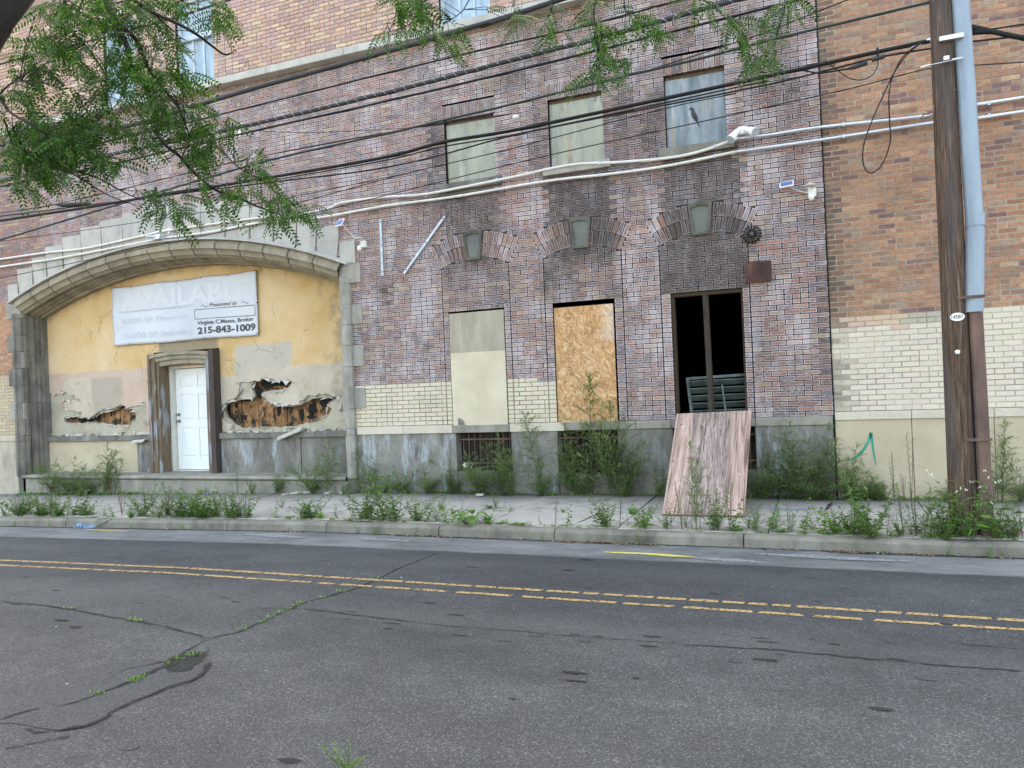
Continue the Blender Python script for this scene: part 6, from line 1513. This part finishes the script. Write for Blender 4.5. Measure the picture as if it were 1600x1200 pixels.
blobs=[(85,40,36,40),(150,15,60,35),(185,55,55,45),(225,105,50,38),(248,140,32,32),(50,100,40,40),(20,175,30,40),(45,218,45,36),(95,200,55,34),(125,235,48,28),(80,262,48,26),(38,285,26,24),(140,145,24,18),(190,205,42,20),(212,228,22,14),(300,195,46,26),(335,208,32,20),(300,248,22,18),(330,20,28,22),(350,36,20,18),(232,303,16,8),(265,322,28,20),(400,252,18,20),(388,305,14,10),(432,322,26,18),(470,335,26,12),(428,348,12,7),(312,240,26,14),(362,300,22,10),(85,80,16,34),(270,335,12,18),(255,70,30,22),(290,130,14,12),(120,95,22,22),(15,250,20,24),(160,255,36,18),(400,275,12,16),(335,320,20,9),(280,178,30,18),(108,160,26,18),(310,285,16,8),(250,5,60,16),(175,115,30,24),(215,160,30,20),(245,185,26,14),(70,235,46,24),(100,215,40,22),
 (640,25,20,28),(605,62,16,13),(660,12,24,16),(690,52,28,16),(706,74,12,9),(625,5,20,14),(802,28,11,18),(862,34,13,24),(925,18,14,22),(935,58,18,26),(958,76,22,16),(928,125,18,13),(985,98,11,7),(1022,52,18,13),(1000,28,18,10),(1086,8,28,8),(1140,38,10,6),(1170,58,18,16),(1182,95,16,22),(1226,12,26,18),(1212,78,9,14),(940,95,12,18)]
for cx,cy,rx,ry in blobs:
    n=int(rx*ry/(33. if cx<560 else 30.))+4
    for _ in range(n):
        a=lr.uniform(0,6.28); q=math.sqrt(lr.random()); px=cx+rx*q*math.cos(a); py=cy+ry*q*math.sin(a)
        d=5.5+lr.gauss(0,.3); p=ID(px,py-7,d)
        compound(p,Vector((lr.uniform(-1,1),lr.uniform(-1,1),lr.uniform(-1.,.1))),lr.uniform(.13,.21))
        if lr.random()<.3:
            best=min(allp,key=lambda s:(s[0]-p).length_squared)[0]
            if (best-p).length<.8: br.tube([best,best.lerp(p,.5)+Vector((0,0,.04)),p],[.003,.002,.0015],4,cap=False)
# canopy above and beside the camera (out of frame), shades the near road
for k in range(1500):
    a=lr.uniform(0,6.28); r=math.sqrt(lr.random())
    p=Vector((-4.0+5.2*r*math.cos(a),-10.2+3.0*r*math.sin(a),5.6+lr.uniform(-.8,1.5)))
    v=p-CAM; zc=v.dot(ray(800,600)/F)
    compound(p,Vector((lr.uniform(-1,1),lr.uniform(-1,1),lr.uniform(-.6,.3))),lr.uniform(.3,.5)) if zc<.3 or (800+F*v.dot(ray(801,600)-ray(800,600))/zc<-60) or (600+F*v.dot(ray(800,601)-ray(800,600))/zc<-60) else None
for k in range(12):
    a=k*.52; br.tube(spl([root,root+Vector((1.2*math.cos(a),.8*math.sin(a)-.5,.7)),root+Vector((2.8*math.cos(a),1.6*math.sin(a)-1.2,1.0))],4),[.035*(1-i/11) for i in range(9)],5)
br.build('branches',[M['bark']],TR_,smooth=True); lf.build('leaves',[M['leaf_tree']],TR_)
# ------------------------------------------------------------ light, sky, camera
w=bpy.data.worlds.new('World'); sc.world=w; w.use_nodes=True; nt=w.node_tree; bg=nt.nodes['Background']
sky=nt.nodes.new('ShaderNodeTexSky'); sky.sky_type='NISHITA'; sky.sun_disc=False
EL,AZs=48,-12        # sun behind the buildings: azimuth measured from +Y towards +X
sky.sun_elevation=R_(EL); sky.sun_rotation=R_(AZs); sky.air_density=1.0; sky.dust_density=4.5; sky.ozone_density=0.3; sky.altitude=0
nt.links.new(sky.outputs[0],bg.inputs[0]); bg.inputs[1].default_value=.15
sl=bpy.data.lights.new('sun','SUN'); sl.energy=3.0; sl.angle=R_(.5); sl.color=(1,.95,.87); so=bpy.data.objects.new('sun',sl); COL.objects.link(so)
dv=Vector((math.sin(R_(AZs))*math.cos(R_(EL)),math.cos(R_(AZs))*math.cos(R_(EL)),math.sin(R_(EL)))); so.rotation_euler=dv.to_track_quat('Z','Y').to_euler(); so.location=(0,0,20)
cam=bpy.data.cameras.new('camera'); cam.sensor_width=36; cam.lens=F/1600*36; cam.clip_end=1500; cam.clip_start=.05
co=bpy.data.objects.new('camera',cam); COL.objects.link(co); sc.camera=co
right=Vector((Xc.x,Yc.x,Zc.x)); up=-Vector((Xc.y,Yc.y,Zc.y)); back=-Vector((Xc.z,Yc.z,Zc.z))
mt=Matrix((right,up,back)).transposed().to_4x4(); mt.translation=CAM; co.matrix_world=mt
sc.view_settings.view_transform='Standard'; sc.view_settings.look='None'; sc.view_settings.gamma=1; sc.view_settings.exposure=3.25
sc.view_settings.use_white_balance=True; sc.view_settings.white_balance_temperature=8100; sc.view_settings.white_balance_tint=8
sc.cycles.use_denoising=True
sc.cycles.max_bounces=6; sc.cycles.transparent_max_bounces=6
